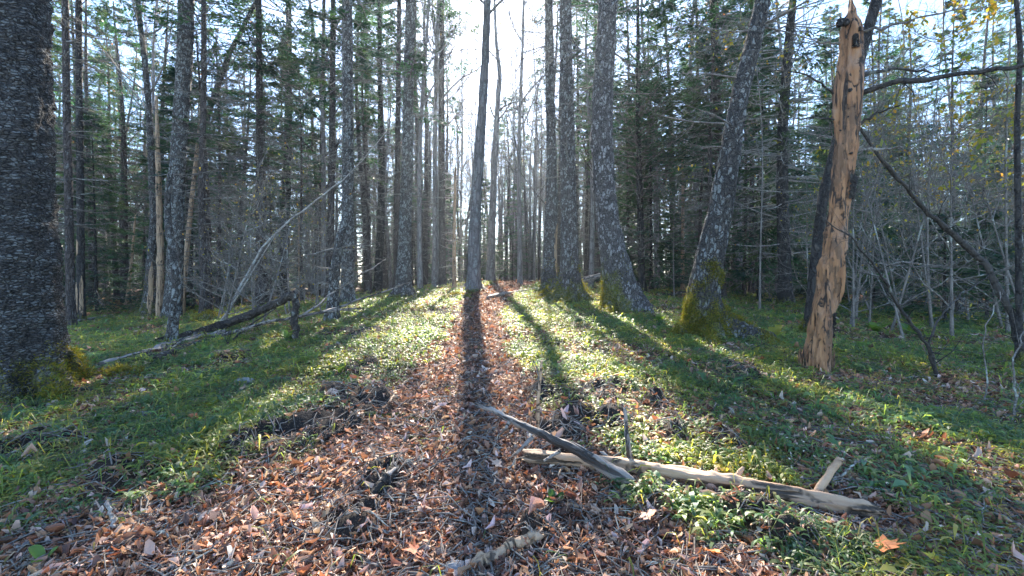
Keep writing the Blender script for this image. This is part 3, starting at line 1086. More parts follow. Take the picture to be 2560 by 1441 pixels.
hero('tree', 'scaly trunk with green mossy root running toward the trail', 'tree',
     [(1426, 752, 78), (1426, 725, 58), (1424, 660, 46), (1422, 560, 40), (1420, 400, 37), (1417, 200, 32), (1413, 0, 29)], 18, 'bark_moss', 25, lobes=1.6, sides=48, step=.04, hf=.22, moss=5000, moss_h=.55,
     rootdirs=[(math.pi + .25, .35, 1.0), (-.5, .4, .7), (-1.6, .3, .35)], dead=[dict(z0=3, z1=9, per_m=4, Lm=1.5)], live=[dict(z0=9, z1=18, per_m=7, Lm=2.3)])
hero('tree', 'stout scaly trunk curving to a thick pale root, the widest one by the trail', 'tree',
     [(1556, 776, 112), (1552, 745, 96), (1544, 690, 80), (1532, 630, 66), (1520, 560, 56), (1510, 470, 54), (1504, 350, 54), (1507, 230, 51), (1514, 120, 48), (1520, 0, 45)], 18, 'bark_curve', 26, lobes=.8, sides=56,
     step=.035, hf=.25, moss=3500, moss_h=.75, moss_side=(-1, -.3, 0), rootdirs=[(0.05, .35, .7), (math.pi + .7, .35, .35), (-1.5, .4, .2)],
     dead=[dict(z0=4, z1=9, per_m=4, Lm=1.6)], live=[dict(z0=9, z1=18, per_m=7, Lm=2.4)])
hero('tree', 'dark slender spruce with upswept feathery branches', 'tree',
     [(1606, 734, 24), (1604, 690, 18), (1600, 500, 16), (1595, 300, 13), (1595, 100, 9), (1594, 0, 7)], 11.5, 'bark_dark', 27, lobes=.3, Y=14,
     dead=[dict(z0=1.4, z1=7, per_m=14, Lm=2.2, slope=(0, .6), twigs=9)], live=[dict(z0=3.3, z1=11.5, per_m=18, Lm=2.8, slope=(.0, .5))])
hero('tree', 'dark trunk rising behind the leaning moss footed tree', 'tree',
     [(1802, 735, 30), (1801, 690, 24), (1800, 500, 23), (1794, 300, 21), (1788, 150, 19), (1784, 0, 18)], 15, 'bark', 28, lobes=.3, Y=13,
     dead=[dict(z0=1.8, z1=9, per_m=10, Lm=2.0)], live=[dict(z0=4.0, z1=15, per_m=9, Lm=2.2)])
hero('tree', 'leaning dark trunk with a broad green moss covered foot and sprawling root', 'tree',
     [(1768, 838, 120), (1762, 800, 96), (1755, 755, 84), (1764, 690, 78), (1780, 620, 70), (1800, 530, 64), (1816, 440, 58), (1836, 310, 50), (1856, 210, 46), (1880, 120, 43), (1908, 0, 41)], 14, 'bark_lean', 29,
     lobes=1.5, sides=64, step=.03, hf=.16, moss=16000, moss_h=.62, moss_side=(-.7, -.6, .3), rootdirs=[(-.35, .34, 1.2), (math.pi + .3, .4, .65), (-1.7, .45, .5)],
     dead=[dict(z0=2.6, z1=6, per_m=4, Lm=1.2)], live=[dict(z0=7, z1=14, per_m=7, Lm=2.2)])
hero('tree', 'knobbly dark trunk hung with pale twigs, between leaning tree and tan snag', 'tree',
     [(1964, 730, 44), (1962, 690, 34), (1958, 560, 32), (1955, 450, 30), (1956, 330, 27), (1966, 180, 25), (1976, 60, 22), (1982, 0, 20)], 14, 'bark_dark', 30, lobes=.4, sides=24, Y=11.5,
     dead=[dict(z0=1.2, z1=8, per_m=12, Lm=2.0, twigs=8)], live=[dict(z0=3.6, z1=14, per_m=9, Lm=2.2)], twigmat='twig_pale')
hero('tree', 'black leaning tree that passes behind the bare tan snag', 'tree',
     [(2026, 792, 40), (2030, 740, 31), (2040, 640, 28), (2056, 500, 27), (2085, 380, 27), (2120, 250, 27), (2150, 150, 27), (2175, 60, 30), (2192, 0, 30)], 11, 'bark_dark', 31, lobes=.5, sides=28, moss=900, moss_h=.35, Y=6.6,
     bare=[dict(z0=4.3, z1=9, n1=8, L1=2.4, n2=5, n3=5)], twigmat='twig_dark')
hero('tree', 'dark thin tree trunk standing at the far edge beside the sagging branch', 'tree',
     [(2547, 918, 24), (2548, 800, 20), (2546, 600, 18), (2542, 300, 17), (2552, 120, 15), (2540, 0, 13)], 8, 'bark_dark', 32, lobes=.3, bare=[dict(z0=2.4, z1=7, n1=9, L1=2.6, n2=6, n3=5)], twigmat='twig')

# ------------------------------------------------------------------ surface roots
def roots(hr, specs):
    root, g, P, Rd = hr
    tr = [c for c in root.children if c.name.startswith('trunk')][0]
    for k, (pts, r0, r1, mat, tufts) in enumerate(specs):
        rg = np.random.default_rng(500 + k + int(abs(g[0]) * 100))
        W = []
        for (px, py, dz) in pts:
            q = gpt(px, py)
            W.append(q + np.array([0, 0, dz]))
        W = np.array(W) - g
        t = np.linspace(0, 1, 26)
        s_ = np.linspace(0, 1, len(W))
        PP = np.stack([np.interp(t, s_, W[:, i]) for i in range(3)], -1)
        for _ in range(4):
            PP[1:-1] = .25 * PP[:-2] + .5 * PP[1:-1] + .25 * PP[2:]
        PP[1:-1] += rg.normal(0, .012, (24, 3))
        rr = np.interp(t, [0, .3, 1], [r0, r0 * .7, r1]) * (1 + rg.normal(0, .06, 26))
        b = MB()
        b.tubes(PP, rr, 14)
        X = b.v[0].copy()
        d = (noise3(X, 9) - .5) * .5 + (noise3(X, 22) - .5) * .35
        C = np.repeat(PP, 14, 0)
        b.v[0] = C + (X - C) * (1 + d)[:, None]
        ro = b.build('root', M[mat], tr)
        if tufts:
            mb = MB()
            F = b.v[0]
            Nn = nrm(F - C)
            wz = np.clip(Nn[:, 2] + .5, 0, 1) * np.clip(noise3(F, 5) * 1.8 - .3, 0, 1)
            i = rg.choice(len(F), tufts, p=wz / wz.sum())
            B = F[i] + rg.normal(0, .018, (tufts, 3))
            mb.blades(B, nrm(Nn[i] + rg.normal(0, .6, (tufts, 3)) + np.array([0, 0, .3])), nrm(rg.normal(0, 1, (tufts, 3))), rg.uniform(.015, .045, tufts), rg.uniform(.006, .014, tufts),
                      pal([(.19, .17, .025), (.25, .20, .035), (.12, .14, .025)], tufts))
            mb.build('moss_foliage', M['moss'], tr)


roots(HR[25], [([(1408, 742, .42), (1384, 746, .22), (1352, 752, .08), (1318, 768, -.04)], .19, .03, 'bark_moss', 3000),
               ([(1440, 746, .32), (1468, 750, .13), (1500, 756, -.04)], .17, .03, 'bark_moss', 1800),
               ([(1418, 750, .18), (1412, 766, .04), (1400, 782, -.05)], .15, .03, 'bark_moss', 1500)])
roots(HR[26], [([(1575, 774, .42), (1597, 778, .22), (1616, 782, .07), (1640, 786, -.05)], .19, .05, 'bark_curve', 0),
               ([(1530, 778, .20), (1520, 786, .05), (1508, 796, -.05)], .10, .03, 'bark_moss', 900),
               ([(1560, 782, .15), (1568, 794, .02), (1575, 806, -.05)], .09, .03, 'bark_moss', 300)])
roots(HR[29], [([(1785, 838, .30), (1825, 840, .17), (1870, 846, .09), (1930, 860, .0), (1990, 880, -.06)], .17, .04, 'bark_moss', 5200),
               ([(1740, 840, .26), (1712, 844, .13), (1682, 846, -.03)], .16, .03, 'bark_moss', 3600),
               ([(1765, 842, .15), (1775, 858, .05), (1790, 872, -.04)], .11, .03, 'bark_moss', 1500)])
roots(HR[1], [([(150, 965, .25), (185, 955, .10), (215, 950, .03), (250, 948, -.04)], .12, .03, 'bark_moss', 2200),
              ([(110, 985, .20), (140, 1000, .05), (165, 1012, -.04)], .10, .03, 'bark_moss', 1200)])
roots(HR[18], [([(998, 744, .20), (984, 746, .06), (965, 750, -.05)], .10, .03, 'bark_lichen', 0), ([(1020, 746, .2), (1035, 750, .04), (1052, 756, -.05)], .09, .03, 'bark_lichen', 0)])
roots(HR[24], [([(1360, 738, .22), (1348, 742, .06), (1332, 748, -.05)], .10, .03, 'bark_moss', 500)])
roots(HR[22], [([(1175, 720, .18), (1160, 722, .05), (1140, 728, -.05)], .12, .03, 'bark_grey', 0), ([(1195, 721, .18), (1210, 725, .04), (1225, 730, -.05)], .11, .03, 'bark_grey', 0)])

def strip(hr, y0, y1, a0, a1, mat, name):
    """a patch where the bark is gone, a thin plate proud of the trunk; y0, y1 are heights in the photograph"""
    root, g, P, Rd = hr
    rg = np.random.default_rng(int(y0))
    z0, z1 = [at(CX, y, g[1])[2] - g[2] for y in (y0, y1)]
    zs = np.linspace(z0, z1, 40)
    o, r = trunk_at(P, Rd, zs)
    wdt = np.clip(np.minimum(np.linspace(0, 1, 40), np.linspace(1, 0, 40)) * 5, .15, 1) * (.75 + .5 * noise3(np.stack([zs, zs, zs], -1), 6))
    mid, half = (a0 + a1) / 2, (a1 - a0) / 2
    aa = mid + half * wdt[:, None] * np.linspace(-1, 1, 14)[None]
    prof = np.concatenate([[-.02], np.full(12, 1.0), [-.02]])
    rr = r[:, None] * (1.03 + .06 * prof[None]) + rg.normal(0, .002, (40, 14))
    X = np.stack([o[:, None, 0] + rr * np.cos(aa), o[:, None, 1] + rr * np.sin(aa), np.repeat(zs[:, None], 14, 1)], -1)
    b = MB()
    b.grid(X)
    tr = [c for c in root.children if c.name.startswith('trunk')][0]
    b.build(name, M[mat], tr)


strip(HR[3], 800, 706, -2.6, -1.5, 'pale_wood', 'bare_wood')
strip(HR[3], 800, 690, -1.1, -.2, 'pale_wood', 'bare_wood')
strip(HR[3], 640, 600, -2.3, -1.5, 'pale_wood', 'bare_wood')
strip(HR[24], 690, 560, -.9, .2, 'pale_wood', 'bare_wood')
strip(HR[4], 790, 655, -1.2, -.3, 'pale_wood', 'bare_wood')

# ------------------------------------------------------------------ the bare tan snag
def snag():
    pts = [(2042, 925, 78), (2046, 890, 72), (2060, 800, 68), (2075, 700, 64), (2097, 560, 60), (2107, 450, 58), (2115, 330, 61), (2119, 230, 62), (2123, 130, 56), (2124, 75, 48), (2125, 40, 26), (2125, -10, 20), (2127, -60, 8)]
    rg = np.random.default_rng(77)
    g, P, Rd = profile(pts, 0)
    root = empty('dead_tree', g, 'tan barkless snag with holes and broken side branches, leaning beside the leafy undergrowth', 'dead tree')

    def bump(X, a, rr):
        q = X * np.array([1, 1, .10])
        d = (noise3(q, 26) - .5) * .06 + (noise3(X * np.array([1, 1, .05]), 11) - .5) * .06 + (noise3(X * np.array([1, 1, .25]), 60) - .5) * .016 + (noise3(X * np.array([1, 1, .5]), 5) - .5) * .035
        gr = np.clip((noise3(X * np.array([1, 1, .12]) + 7, 13) - .66) * 8, 0, 1)
        low = np.exp(-np.maximum(X[..., 2], 0) / .5)
        return d - gr * .06 * (.4 + low)
    b = MB()
    X = trunk_mesh(b, P, Rd, 96, .25, 5, rg, .03, .018, .12, zmax=9, bump=bump)
    tr = b.build('trunk', M['snag'], root)
    # clinging bark patches, plates standing just off the wood
    def patch(z0, z1, a0, a1, off=.012):
        bb = MB()
        nz, na = 26, 16
        zs = np.linspace(z0, z1, nz)
        aa = np.linspace(a0, a1, na)
        o, r = trunk_at(P, Rd, zs)
        ed = np.minimum(np.linspace(0, 1, nz), np.linspace(1, 0, nz))[:, None] * np.minimum(np.linspace(0, 1, na), np.linspace(1, 0, na))[None] * 4
        ang = aa[None] + (rg.random((nz, 1)) - .5) * .25
        rr = r[:, None] * 1.02 + off * np.clip(ed * 3, -.5, 1) + rg.normal(0, .004, (nz, na))
        Y_ = np.stack([o[:, None, 0] + rr * np.cos(ang), o[:, None, 1] + rr * np.sin(ang), np.repeat(zs[:, None], na, 1) + rg.normal(0, .006, (nz, na))], -1)
        bb.grid(Y_)
        bb.build('bark_patch', M['snag_bark'], tr)
    s = g[1] / FPX
    hz = lambda py: at(2100, py, g[1])[2] - g[2]
    patch(hz(500), hz(438), -1.5, .3, .02)
    patch(hz(240), hz(168), -.9, .3, .015)
    patch(hz(905), hz(780), -1.55, -1.2, .004)
    patch(hz(130), hz(95), -1.9, -1.2, .008)
    # holes: small dark sunken knots
    for (px, py, r_) in ((2110, 390, .012), (2104, 300, .008), (2092, 330, .008), (2108, 235, .02), (2096, 365, .009)):
        z = hz(py)
        o, r = trunk_at(P, Rd, np.array([z]))
        q = at(px, py, g[1]) - g
        dx = np.clip((q[0] - o[0, 0]) / r[0], -.9, .9)
        nv = np.array([dx, -math.sqrt(1 - dx * dx), 0])
        c = o[0] + nv * r[0] * 1.01
        bb = MB()
        Pp = np.array([c + nv * .006, c - nv * .02])
        bb.tubes(Pp, np.array([r_, r_ * .8]), 10, cap=True)
        bb.build('knot_hole', M['charred'], tr)

    def br(pts3, r0, r1, mat='twig_dark', name='branch', seed=0):
        rg2 = np.random.default_rng(900 + seed)
        Pq = np.array([at(x, y, g[1] + dy) - g for x, y, dy in pts3])
        s_ = np.linspace(0, 1, len(Pq))
        t = np.linspace(0, 1, 14)
        PP = np.stack([np.interp(t, s_, Pq[:, i]) for i in range(3)], -1) + rg2.normal(0, .008, (14, 3))
        rr = np.interp(t, [0, 1], [r0, r1]) * (1 + rg2.normal(0, .06, 14))
        bb = MB()
        bb.tubes(PP, rr, 8, cap=True)
        k = 9
        idx = rg2.integers(4, 13, k)
        L = np.linalg.norm(PP[-1] - PP[0])
        D = nrm((PP[-1] - PP[0])[None] / L + rg2.normal(0, .7, (k, 3)))
        l = rg2.uniform(.1, .35, k) * L
        tw = np.stack([PP[idx], PP[idx] + D * l[:, None] * .5 + rg2.normal(0, .02, (k, 3)), PP[idx] + D * l[:, None]], 1)
        if r0 > .011:
            bb.tubes(tw, np.tile(np.array([[.35, .25, .1]]) * r1 * .9 + .0015, (k, 1)), 4)
        bb.build(name, M[mat], root)
    br([(2142, 240, 0), (2190, 218, -.1), (2260, 205, -.3), (2330, 195, -.5), (2400, 186, -.6), (2480, 172, -.75), (2580, 160, -.9)], .030, .016, seed=1)
    br([(2145, 196, 0), (2180, 180, .05), (2240, 172, .1), (2330, 180, .2)], .024, .008, seed=2)
    br([(2136, 316, 0), (2165, 300, -.05), (2200, 282, -.1), (2250, 262, -.2)], .020, .007, seed=3)
    br([(2146, 376, 0), (2190, 372, -.05), (2255, 368, -.1)], .016, .011, 'twig', seed=4)
    br([(2086, 235, 0), (2050, 205, -.05), (2000, 180, -.1), (1920, 176, -.1)], .012, .004, seed=5)
    br([(2096, 110, 0), (2060, 105, 0), (2025, 112, 0)], .014, .006, 'twig', seed=6)
    br([(2084, 300, 0), (2040, 292, .05), (1980, 298, .1), (1900, 320, .1)], .010, .004, seed=7)
    br([(2128, 110, 0), (2142, 82, -.05), (2150, 70, -.1)], .018, .010, seed=8)
    br([(2118, 56, -.03), (2104, 56, -.12), (2098, 58, -.16)], .032, .030, 'snag_bark', 'branch_stub', seed=9)
    br([(2130, 90, .05), (2170, 78, -.1), (2240, 60, -.3), (2300, 45, -.5), (2420, 10, -.6)], .016, .006, 'twig', seed=10)
    # splintered foot
    bb = MB()
    n = 60
    a = rg.random(n) * 6.283
    r = Rd[1] * rg.uniform(.95, 1.25, n)
    B = np.stack([np.cos(a) * r, np.sin(a) * r, np.full(n, -.03)], -1)
    L = rg.uniform(.05, .28, n)
    Tp = B * .98 + np.stack([np.cos(a) * .01, np.sin(a) * .01, L], -1)
    bb.tubes(np.stack([B, (B + Tp) / 2, Tp], 1), np.stack([np.full(n, .012), np.full(n, .009), np.full(n, .002)], 1), 4)
    bb.build('splintered_foot', M['snag'], root, smooth=False)
    return g


SNAG = snag()

# slab of torn bark strip on the dark slim trunk, far stump, torn wood
hero('stump', 'short broken stump with a rotten orange top in the dark undergrowth', 'stump',
     [(2405, 782, 34), (2405, 740, 30), (2406, 690, 28), (2407, 645, 26), (2407, 640, 8)], 0, 'bark_lichen', 41, lobes=.3, rough=.08, sides=18, Y=11.5)


# ------------------------------------------------------------------ logs, poles and sticks
def stick(name, label, cat, pts, r0, r1, mat, seed, sides=10, knots=0, stubs=(), wob=.01, group=None, lift=None, n=26, side_twigs=0, parts=None):
    """pts: (px, py, kind) with kind None = lies on the ground at that pixel, a number = stands at that distance"""
    rg = np.random.default_rng(seed)
    W = []
    for p in pts:
        if p[2] is None:
            q = gpt(p[0], p[1])
            q = q + np.array([0, 0, (r0 + r1) * .5 * .55])
        else:
            q = at(p[0], p[1], p[2])
        W.append(q)
    W = np.array(W)
    o = W[0].copy()
    s = np.concatenate([[0], np.cumsum(np.linalg.norm(np.diff(W, axis=0), axis=1))])
    t = np.linspace(0, s[-1], n)
    P = np.stack([np.interp(t, s, W[:, i]) for i in range(3)], -1)
    for _ in range(2):
        P[1:-1] = .25 * P[:-2] + .5 * P[1:-1] + .25 * P[2:]
    P[1:-1] += rg.normal(0, wob, (n - 2, 3))
    P[1:-1] = .25 * P[:-2] + .5 * P[1:-1] + .25 * P[2:]
    u = t / s[-1]
    rr = r0 + (r1 - r0) * u
    d = nrm(P[-1] - P[0])
    yaw = math.atan2(d[1], d[0])
    pit = math.asin(np.clip(d[2], -1, 1))
    # local frame: x along the stick, so that wood grain follows it
    ex = d
    ey = nrm(np.cross(np.array([0, 0, 1.]), ex)) if abs(ex[2]) < .98 else np.array([0, 1., 0])
    ez = np.cross(ex, ey)
    Rm = np.stack([ex, ey, ez], 0)
    Q = (P - o) @ Rm.T
    a = np.arange(sides) * 2 * math.pi / sides
    nx = np.array([0, 1., 0])
    X = Q[:, None] + rr[:, None, None] * (np.array([0, 1., 0])[None, None] * np.cos(a)[None, :, None] + np.array([0, 0, 1.])[None, None] * np.sin(a)[None, :, None])
    q = X * np.array([.3, 1, 1])
    dn = (noise3(q + seed, .6 / r0) - .5) * .40 + (noise3(X * np.array([.10, 1, 1]) + seed, 1.6 / r0) - .5) * .42 + (noise3(X * np.array([.2, 1, 1]) + seed, 4 / r0) - .5) * .2
    nv = nrm(X - Q[:, None])
    X = X + nv * (rr[:, None] * dn)[..., None]
    # ragged broken ends
    for e, sg in ((0, -1), (-1, 1)):
        X[e, :, 0] += sg * rg.uniform(0, 1.6, sides) * rr[e]
        X[e, :, 1:] = Q[e, 1:] + (X[e, :, 1:] - Q[e, 1:]) * .75
    b = MB()
    b.grid(X, closed=True)
    for e in (0, -1):
        ring = X[e]
        cen = ring.mean(0) - np.array([.4 * rr[e] * (1 if e else -1), 0, 0])
        b.add(np.vstack([ring, cen[None]]), [[i, (i + 1) % sides, sides, sides] for i in range(sides)])
    ob = b.build(name, M[mat], None, loc=o)
    from mathutils import Matrix
    ob.rotation_euler = Matrix([[ex[0], ey[0], ez[0]], [ex[1], ey[1], ez[1]], [ex[2], ey[2], ez[2]]]).to_euler()
    tag(ob, label, cat, group)
    for (pt3, ra, rb, mt, nm) in stubs:
        Wb = np.array([at(*p) if p[2] is not None else gpt(p[0], p[1]) for p in pt3])
        sb = np.linspace(0, 1, len(Wb))
        tb = np.linspace(0, 1, 9)
        Pb = np.stack([np.interp(tb, sb, Wb[:, i]) for i in range(3)], -1)
        Pb[1:-1] += rg.normal(0, ra * .07, (7, 3))
        Pb = (Pb - o) @ Rm.T
        bb = MB()
        bb.tubes(Pb, np.interp(tb, [0, 1], [ra, rb]) * (1 + rg.normal(0, .07, 9)), 8, cap=True)
        bb.build(nm, M[mt], ob)
    if side_twigs:
        k = side_twigs
        ii = rg.integers(2, n - 1, k)
        dd = nrm(rg.normal(0, 1, (k, 3)) + np.array([.8, 0, .3]))
        ll = rg.uniform(.08, .4, k)
        tw = np.stack([Q[ii], Q[ii] + dd * ll[:, None] * .5 + rg.normal(0, .015, (k, 3)), Q[ii] + dd * ll[:, None] + rg.normal(0, .03, (k, 3))], 1)
        bb = MB()
        rt = np.minimum(rr[ii] * .35, .006)
        bb.tubes(tw, rt[:, None] * np.array([[1, .7, .3]]), 4)
        bb.build('twig_spray', M[mat], ob)
    return ob


def gy(px, py):
    return gpt(px, py)[1]


ya, yb = gy(1330, 1165), gy(2165, 1300)
ys = ya + (yb - ya) * .82
stick('fallen_log', 'weathered split log lying across the herbs with a broken upright stub', 'log',
      [(1322, 1140, ya), (1560, 1163, ya + (yb - ya) * .26), (1800, 1203, ya + (yb - ya) * .58), (2170, 1278, yb)], .034, .040, 'log', 101, sides=40, n=90, wob=.003,
      stubs=[([(2026, 1262, ys), (2060, 1206, ys + .02), (2101, 1148, ys + .05)], .019, .016, 'log', 'branch_stub'),
             ([(1835, 1215, gy(1835, 1225)), (1845, 1190, gy(1835, 1225)), (1858, 1168, gy(1835, 1225) + .02)], .026, .008, 'log', 'splinter')])
yl = ya + (yb - ya) * .2
stick('fallen_branch', 'grey bare branch propped over the log, its tapered tip pointing at the trail', 'branch',
      [(1562, 1196, yl - .16), (1500, 1160, yl - .13), (1430, 1118, yl - .08), (1360, 1087, yl - .02), (1290, 1058, yl + .06), (1240, 1030, yl + .14), (1190, 1008, yl + .22)],
      .036, .010, 'log_grey', 102, sides=18, n=44, wob=.004,
      stubs=[([(1330, 1095, yl), (1300, 1125, yl - .08), (1270, 1150, gy(1270, 1160))], .014, .005, 'log_grey', 'side_twig'),
             ([(1275, 1052, yl + .08), (1262, 1075, yl + .04), (1245, 1092, gy(1245, 1098))], .013, .004, 'log_grey', 'side_twig'),
             ([(1400, 1128, yl - .05), (1380, 1140, yl - .09), (1360, 1152, yl - .12)], .012, .006, 'log_grey', 'side_twig')])
stick('upright_stick', 'thin pale stick standing upright behind the propped grey branch', 'stick',
      [(1345, 1085, gy(1345, 1092)), (1347, 1000, gy(1345, 1092)), (1343, 905, gy(1345, 1092) + .03)], .013, .007, 'pale_wood', 103, sides=8, wob=.003,
      stubs=[([(1346, 950, gy(1345, 1092) + .01), (1341, 925, gy(1345, 1092)), (1336, 905, gy(1345, 1092) - .02)], .005, .003, 'twig', 'side_twig')])
stick('upright_stick', 'leaning brown stick poked into the ground behind the middle of the log', 'stick',
      [(1577, 1178, gy(1577, 1182)), (1570, 1110, gy(1577, 1182)), (1556, 1026, gy(1577, 1182) + .03)], .015, .010, 'log_grey', 104, sides=8, wob=.003)
stick('broken_stick', 'short split stick jammed beside the joint of log and branch', 'stick',
      [(1600, 1195, gy(1600, 1196)), (1550, 1165, gy(1550, 1185)), (1505, 1135, gy(1505, 1175))], .016, .010, 'log_grey', 105, sides=9)
stick('short_log', 'short blackened piece of wood with a pale top on the trail', 'log',
      [(935, 1245, None), (962, 1215, None), (988, 1182, None)], .040, .034, 'charred', 106, sides=18, n=24, wob=.004,
      stubs=[([(952, 1208, gy(952, 1225)), (970, 1190, gy(970, 1206)), (988, 1174, gy(988, 1190))], .022, .016, 'log_grey', 'pale_face')])
stick('lichen_stick', 'green lichen crusted stick lying by the dark soil beside the trail', 'stick', [(920, 1038, None), (975, 1042, None), (1032, 1042, None)], .020, .015, 'bark_lichen', 107)
stick('lichen_stick', 'bent lichen stick with a pale tail on the trail edge', 'stick', [(1012, 1052, None), (1092, 1056, None), (1078, 1078, None), (1050, 1098, None), (990, 1108, None)], .014, .005, 'bark_lichen', 108)
stick('fallen_stick', 'curved brown stick lying right across the trail shadow', 'stick', [(1082, 1008, None), (1130, 997, None), (1175, 985, None), (1225, 980, None), (1270, 986, None)], .013, .006, 'log_grey', 109)
stick('fallen_stick', 'pale forked stick running along the sunny trail edge', 'stick', [(975, 1008, None), (1005, 968, None), (1030, 945, None), (1080, 925, None), (1150, 897, None)], .014, .006, 'pale_wood', 110,
      stubs=[([(1030, 950, gy(1030, 950)), (1055, 962, gy(1055, 966)), (1072, 973, gy(1072, 975))], .007, .003, 'pale_wood', 'side_twig')])
stick('fallen_stick', 'black stick reaching from the dug soil toward the trail', 'stick', [(815, 1098, None), (870, 1075, None), (895, 1050, None), (910, 1040, None)], .020, .014, 'charred', 111)
stick('fallen_stick', 'long pale stick in the shaded herbs at the near edge', 'stick', [(-60, 1420, None), (60, 1375, None), (150, 1328, None), (265, 1285, None)], .013, .008, 'twig_pale', 112)
stick('fallen_stick', 'short upright knobbed twig at the end of the long pale stick', 'stick', [(286, 1332, None), (280, 1300, gy(286, 1332)), (268, 1255, gy(286, 1332) + .04)], .010, .008, 'twig_pale', 113)
stick('fallen_stick', 'pale curved twig lying beside the knobbed twig among dark leaves', 'stick', [(275, 1378, None), (330, 1345, None), (375, 1300, None), (402, 1262, None)], .010, .005, 'twig_pale', 114)
stick('fallen_stick', 'long grey stick lying over the herbs below the huge trunk', 'stick', [(80, 1060, None), (150, 1025, None), (240, 1005, None), (400, 965, None), (520, 945, None), (640, 915, None)], .015, .006, 'log_grey', 115)
stick('fallen_stick', 'thick grey stick end crossing the long stick below the huge trunk', 'stick', [(115, 1015, None), (170, 1030, None), (260, 1045, None)], .016, .008, 'twig_pale', 116)
stick('fallen_log', 'dark rotten log half hidden in herbs at the foot of the huge trunk', 'log', [(20, 1000, None), (90, 993, None), (150, 988, None), (225, 984, None)], .045, .035, 'log_dark', 117)
stick('fallen_stick', 'straight short stick lying alone in the shaded herbs near the log end', 'stick', [(2265, 1092, None), (2300, 1080, None), (2335, 1066, None)], .014, .011, 'log_grey', 118)
stick('forked_twig', 'slim zigzag twig rising behind the upright stub of the log', 'twig', [(2072, 1205, gy(2072, 1212)), (2110, 1185, gy(2072, 1212)), (2135, 1162, gy(2072, 1212) + .1), (2182, 1148, gy(2072, 1212) + .15)], .006, .003, 'twig', 119,
      stubs=[([(2135, 1162, gy(2072, 1212) + .1), (2150, 1150, gy(2072, 1212) + .12), (2158, 1140, gy(2072, 1212) + .12)], .003, .002, 'twig', 'side_twig')])
stick('twig', 'long thin twig sloping over the shaded litter below the propped branch', 'twig', [(1230, 1215, None), (1290, 1150, gy(1290, 1170)), (1335, 1105, gy(1335, 1120))], .006, .004, 'twig', 120, side_twigs=4)
stick('bark_slab', 'big pale slab of bark in the leaf litter at the near edge', 'bark', [(1190, 1425, None), (1260, 1385, None), (1345, 1345, None)], .030, .022, 'pale_wood', 121, sides=14)
# the tangle of fallen poles beyond the dug soil
stick('fallen_log', 'long dark fallen pole resting on the snapped post', 'log', [(405, 858, None), (470, 842, gy(470, 850)), (560, 812, gy(560, 830)), (640, 782, gy(640, 825)), (728, 741, gy(735, 855))], .072, .055, 'log_dark', 131, sides=18, n=50)
stick('fallen_log', 'pale barkless fallen pole lying under the dark one', 'log', [(262, 922, None), (340, 900, None), (430, 868, None), (500, 848, None), (560, 832, gy(560, 845))], .060, .05, 'log_grey', 132, sides=18, n=44)
stick('fallen_log', 'thin rotten log in the shadow below the pale pole', 'log', [(395, 905, None), (470, 872, None), (545, 850, None)], .05, .04, 'log_dark', 133, sides=14)
stick('snapped_post', 'short snapped upright stem holding up the end of the dark pole', 'dead tree', [(741, 860, None), (737, 800, gy(741, 860)), (738, 760, gy(741, 860)), (731, 738, gy(741, 860))], .052, .04, 'log_dark', 134, sides=16)
stick('leaning_pole', 'thin grey pole running level past the snapped post', 'pole', [(545, 842, gy(545, 850)), (640, 815, gy(640, 850)), (735, 793, gy(735, 850)), (830, 776, gy(830, 830)), (900, 772, gy(900, 815))], .026, .014, 'log_grey', 135,
      stubs=[([(850, 775, gy(850, 825)), (885, 778, gy(885, 815)), (915, 785, gy(915, 812))], .010, .005, 'log_grey', 'side_twig')])
stick('leaning_pole', 'thin bare branch rising from the level pole toward the swollen foot trunk', 'pole', [(745, 795, gy(745, 850)), (840, 770, gy(840, 820)), (930, 740, gy(930, 800)), (1022, 708, gy(1000, 790))], .022, .010, 'log_grey', 136)
stick('leaning_pole', 'slim curved branch rising steeply over the level pole', 'pole', [(755, 790, gy(755, 850)), (830, 735, gy(830, 820)), (900, 690, gy(880, 820)), (975, 642, gy(900, 800))], .016, .006, 'log_grey', 137)
stick('leaning_pole', 'long pale leaning dead pole slanting up across the spruce trunks', 'pole',
      [(545, 822, None), (575, 770, gy(545, 822)), (610, 700, gy(545, 822) + .1), (650, 625, gy(545, 822) + .2), (720, 555, gy(545, 822) + .3), (800, 495, gy(545, 822) + .4), (880, 430, gy(545, 822) + .5), (985, 308, gy(545, 822) + .6)],
      .027, .005, 'twig_pale', 138, sides=12, n=60, side_twigs=22,
      stubs=[([(585, 755, gy(545, 822)), (625, 690, gy(545, 822) - .1), (655, 640, gy(545, 822) - .2), (690, 585, gy(545, 822) - .3)], .016, .006, 'twig_pale', 'side_branch')])
stick('leaning_pole', 'thin dark pole leaning the other way under the long pale pole', 'pole', [(575, 785, None), (550, 730, gy(575, 785)), (530, 690, gy(575, 785)), (512, 640, gy(575, 785) + .1)], .022, .012, 'twig_dark', 139)
stick('sagging_branch', 'long black branch arching down from the tan snag to the ground', 'branch',
      [(2560, 900, gy(2550, 915)), (2535, 800, gy(2550, 915)), (2505, 735, gy(2550, 915) + .05), (2455, 650, gy(2550, 915) + .1), (2390, 595, gy(2550, 915) + .1), (2320, 530, 4.9), (2250, 455, 4.85), (2190, 380, 4.8), (2150, 318, 4.78)],
      .040, .015, 'twig_dark', 140, sides=16, n=60, side_twigs=26)
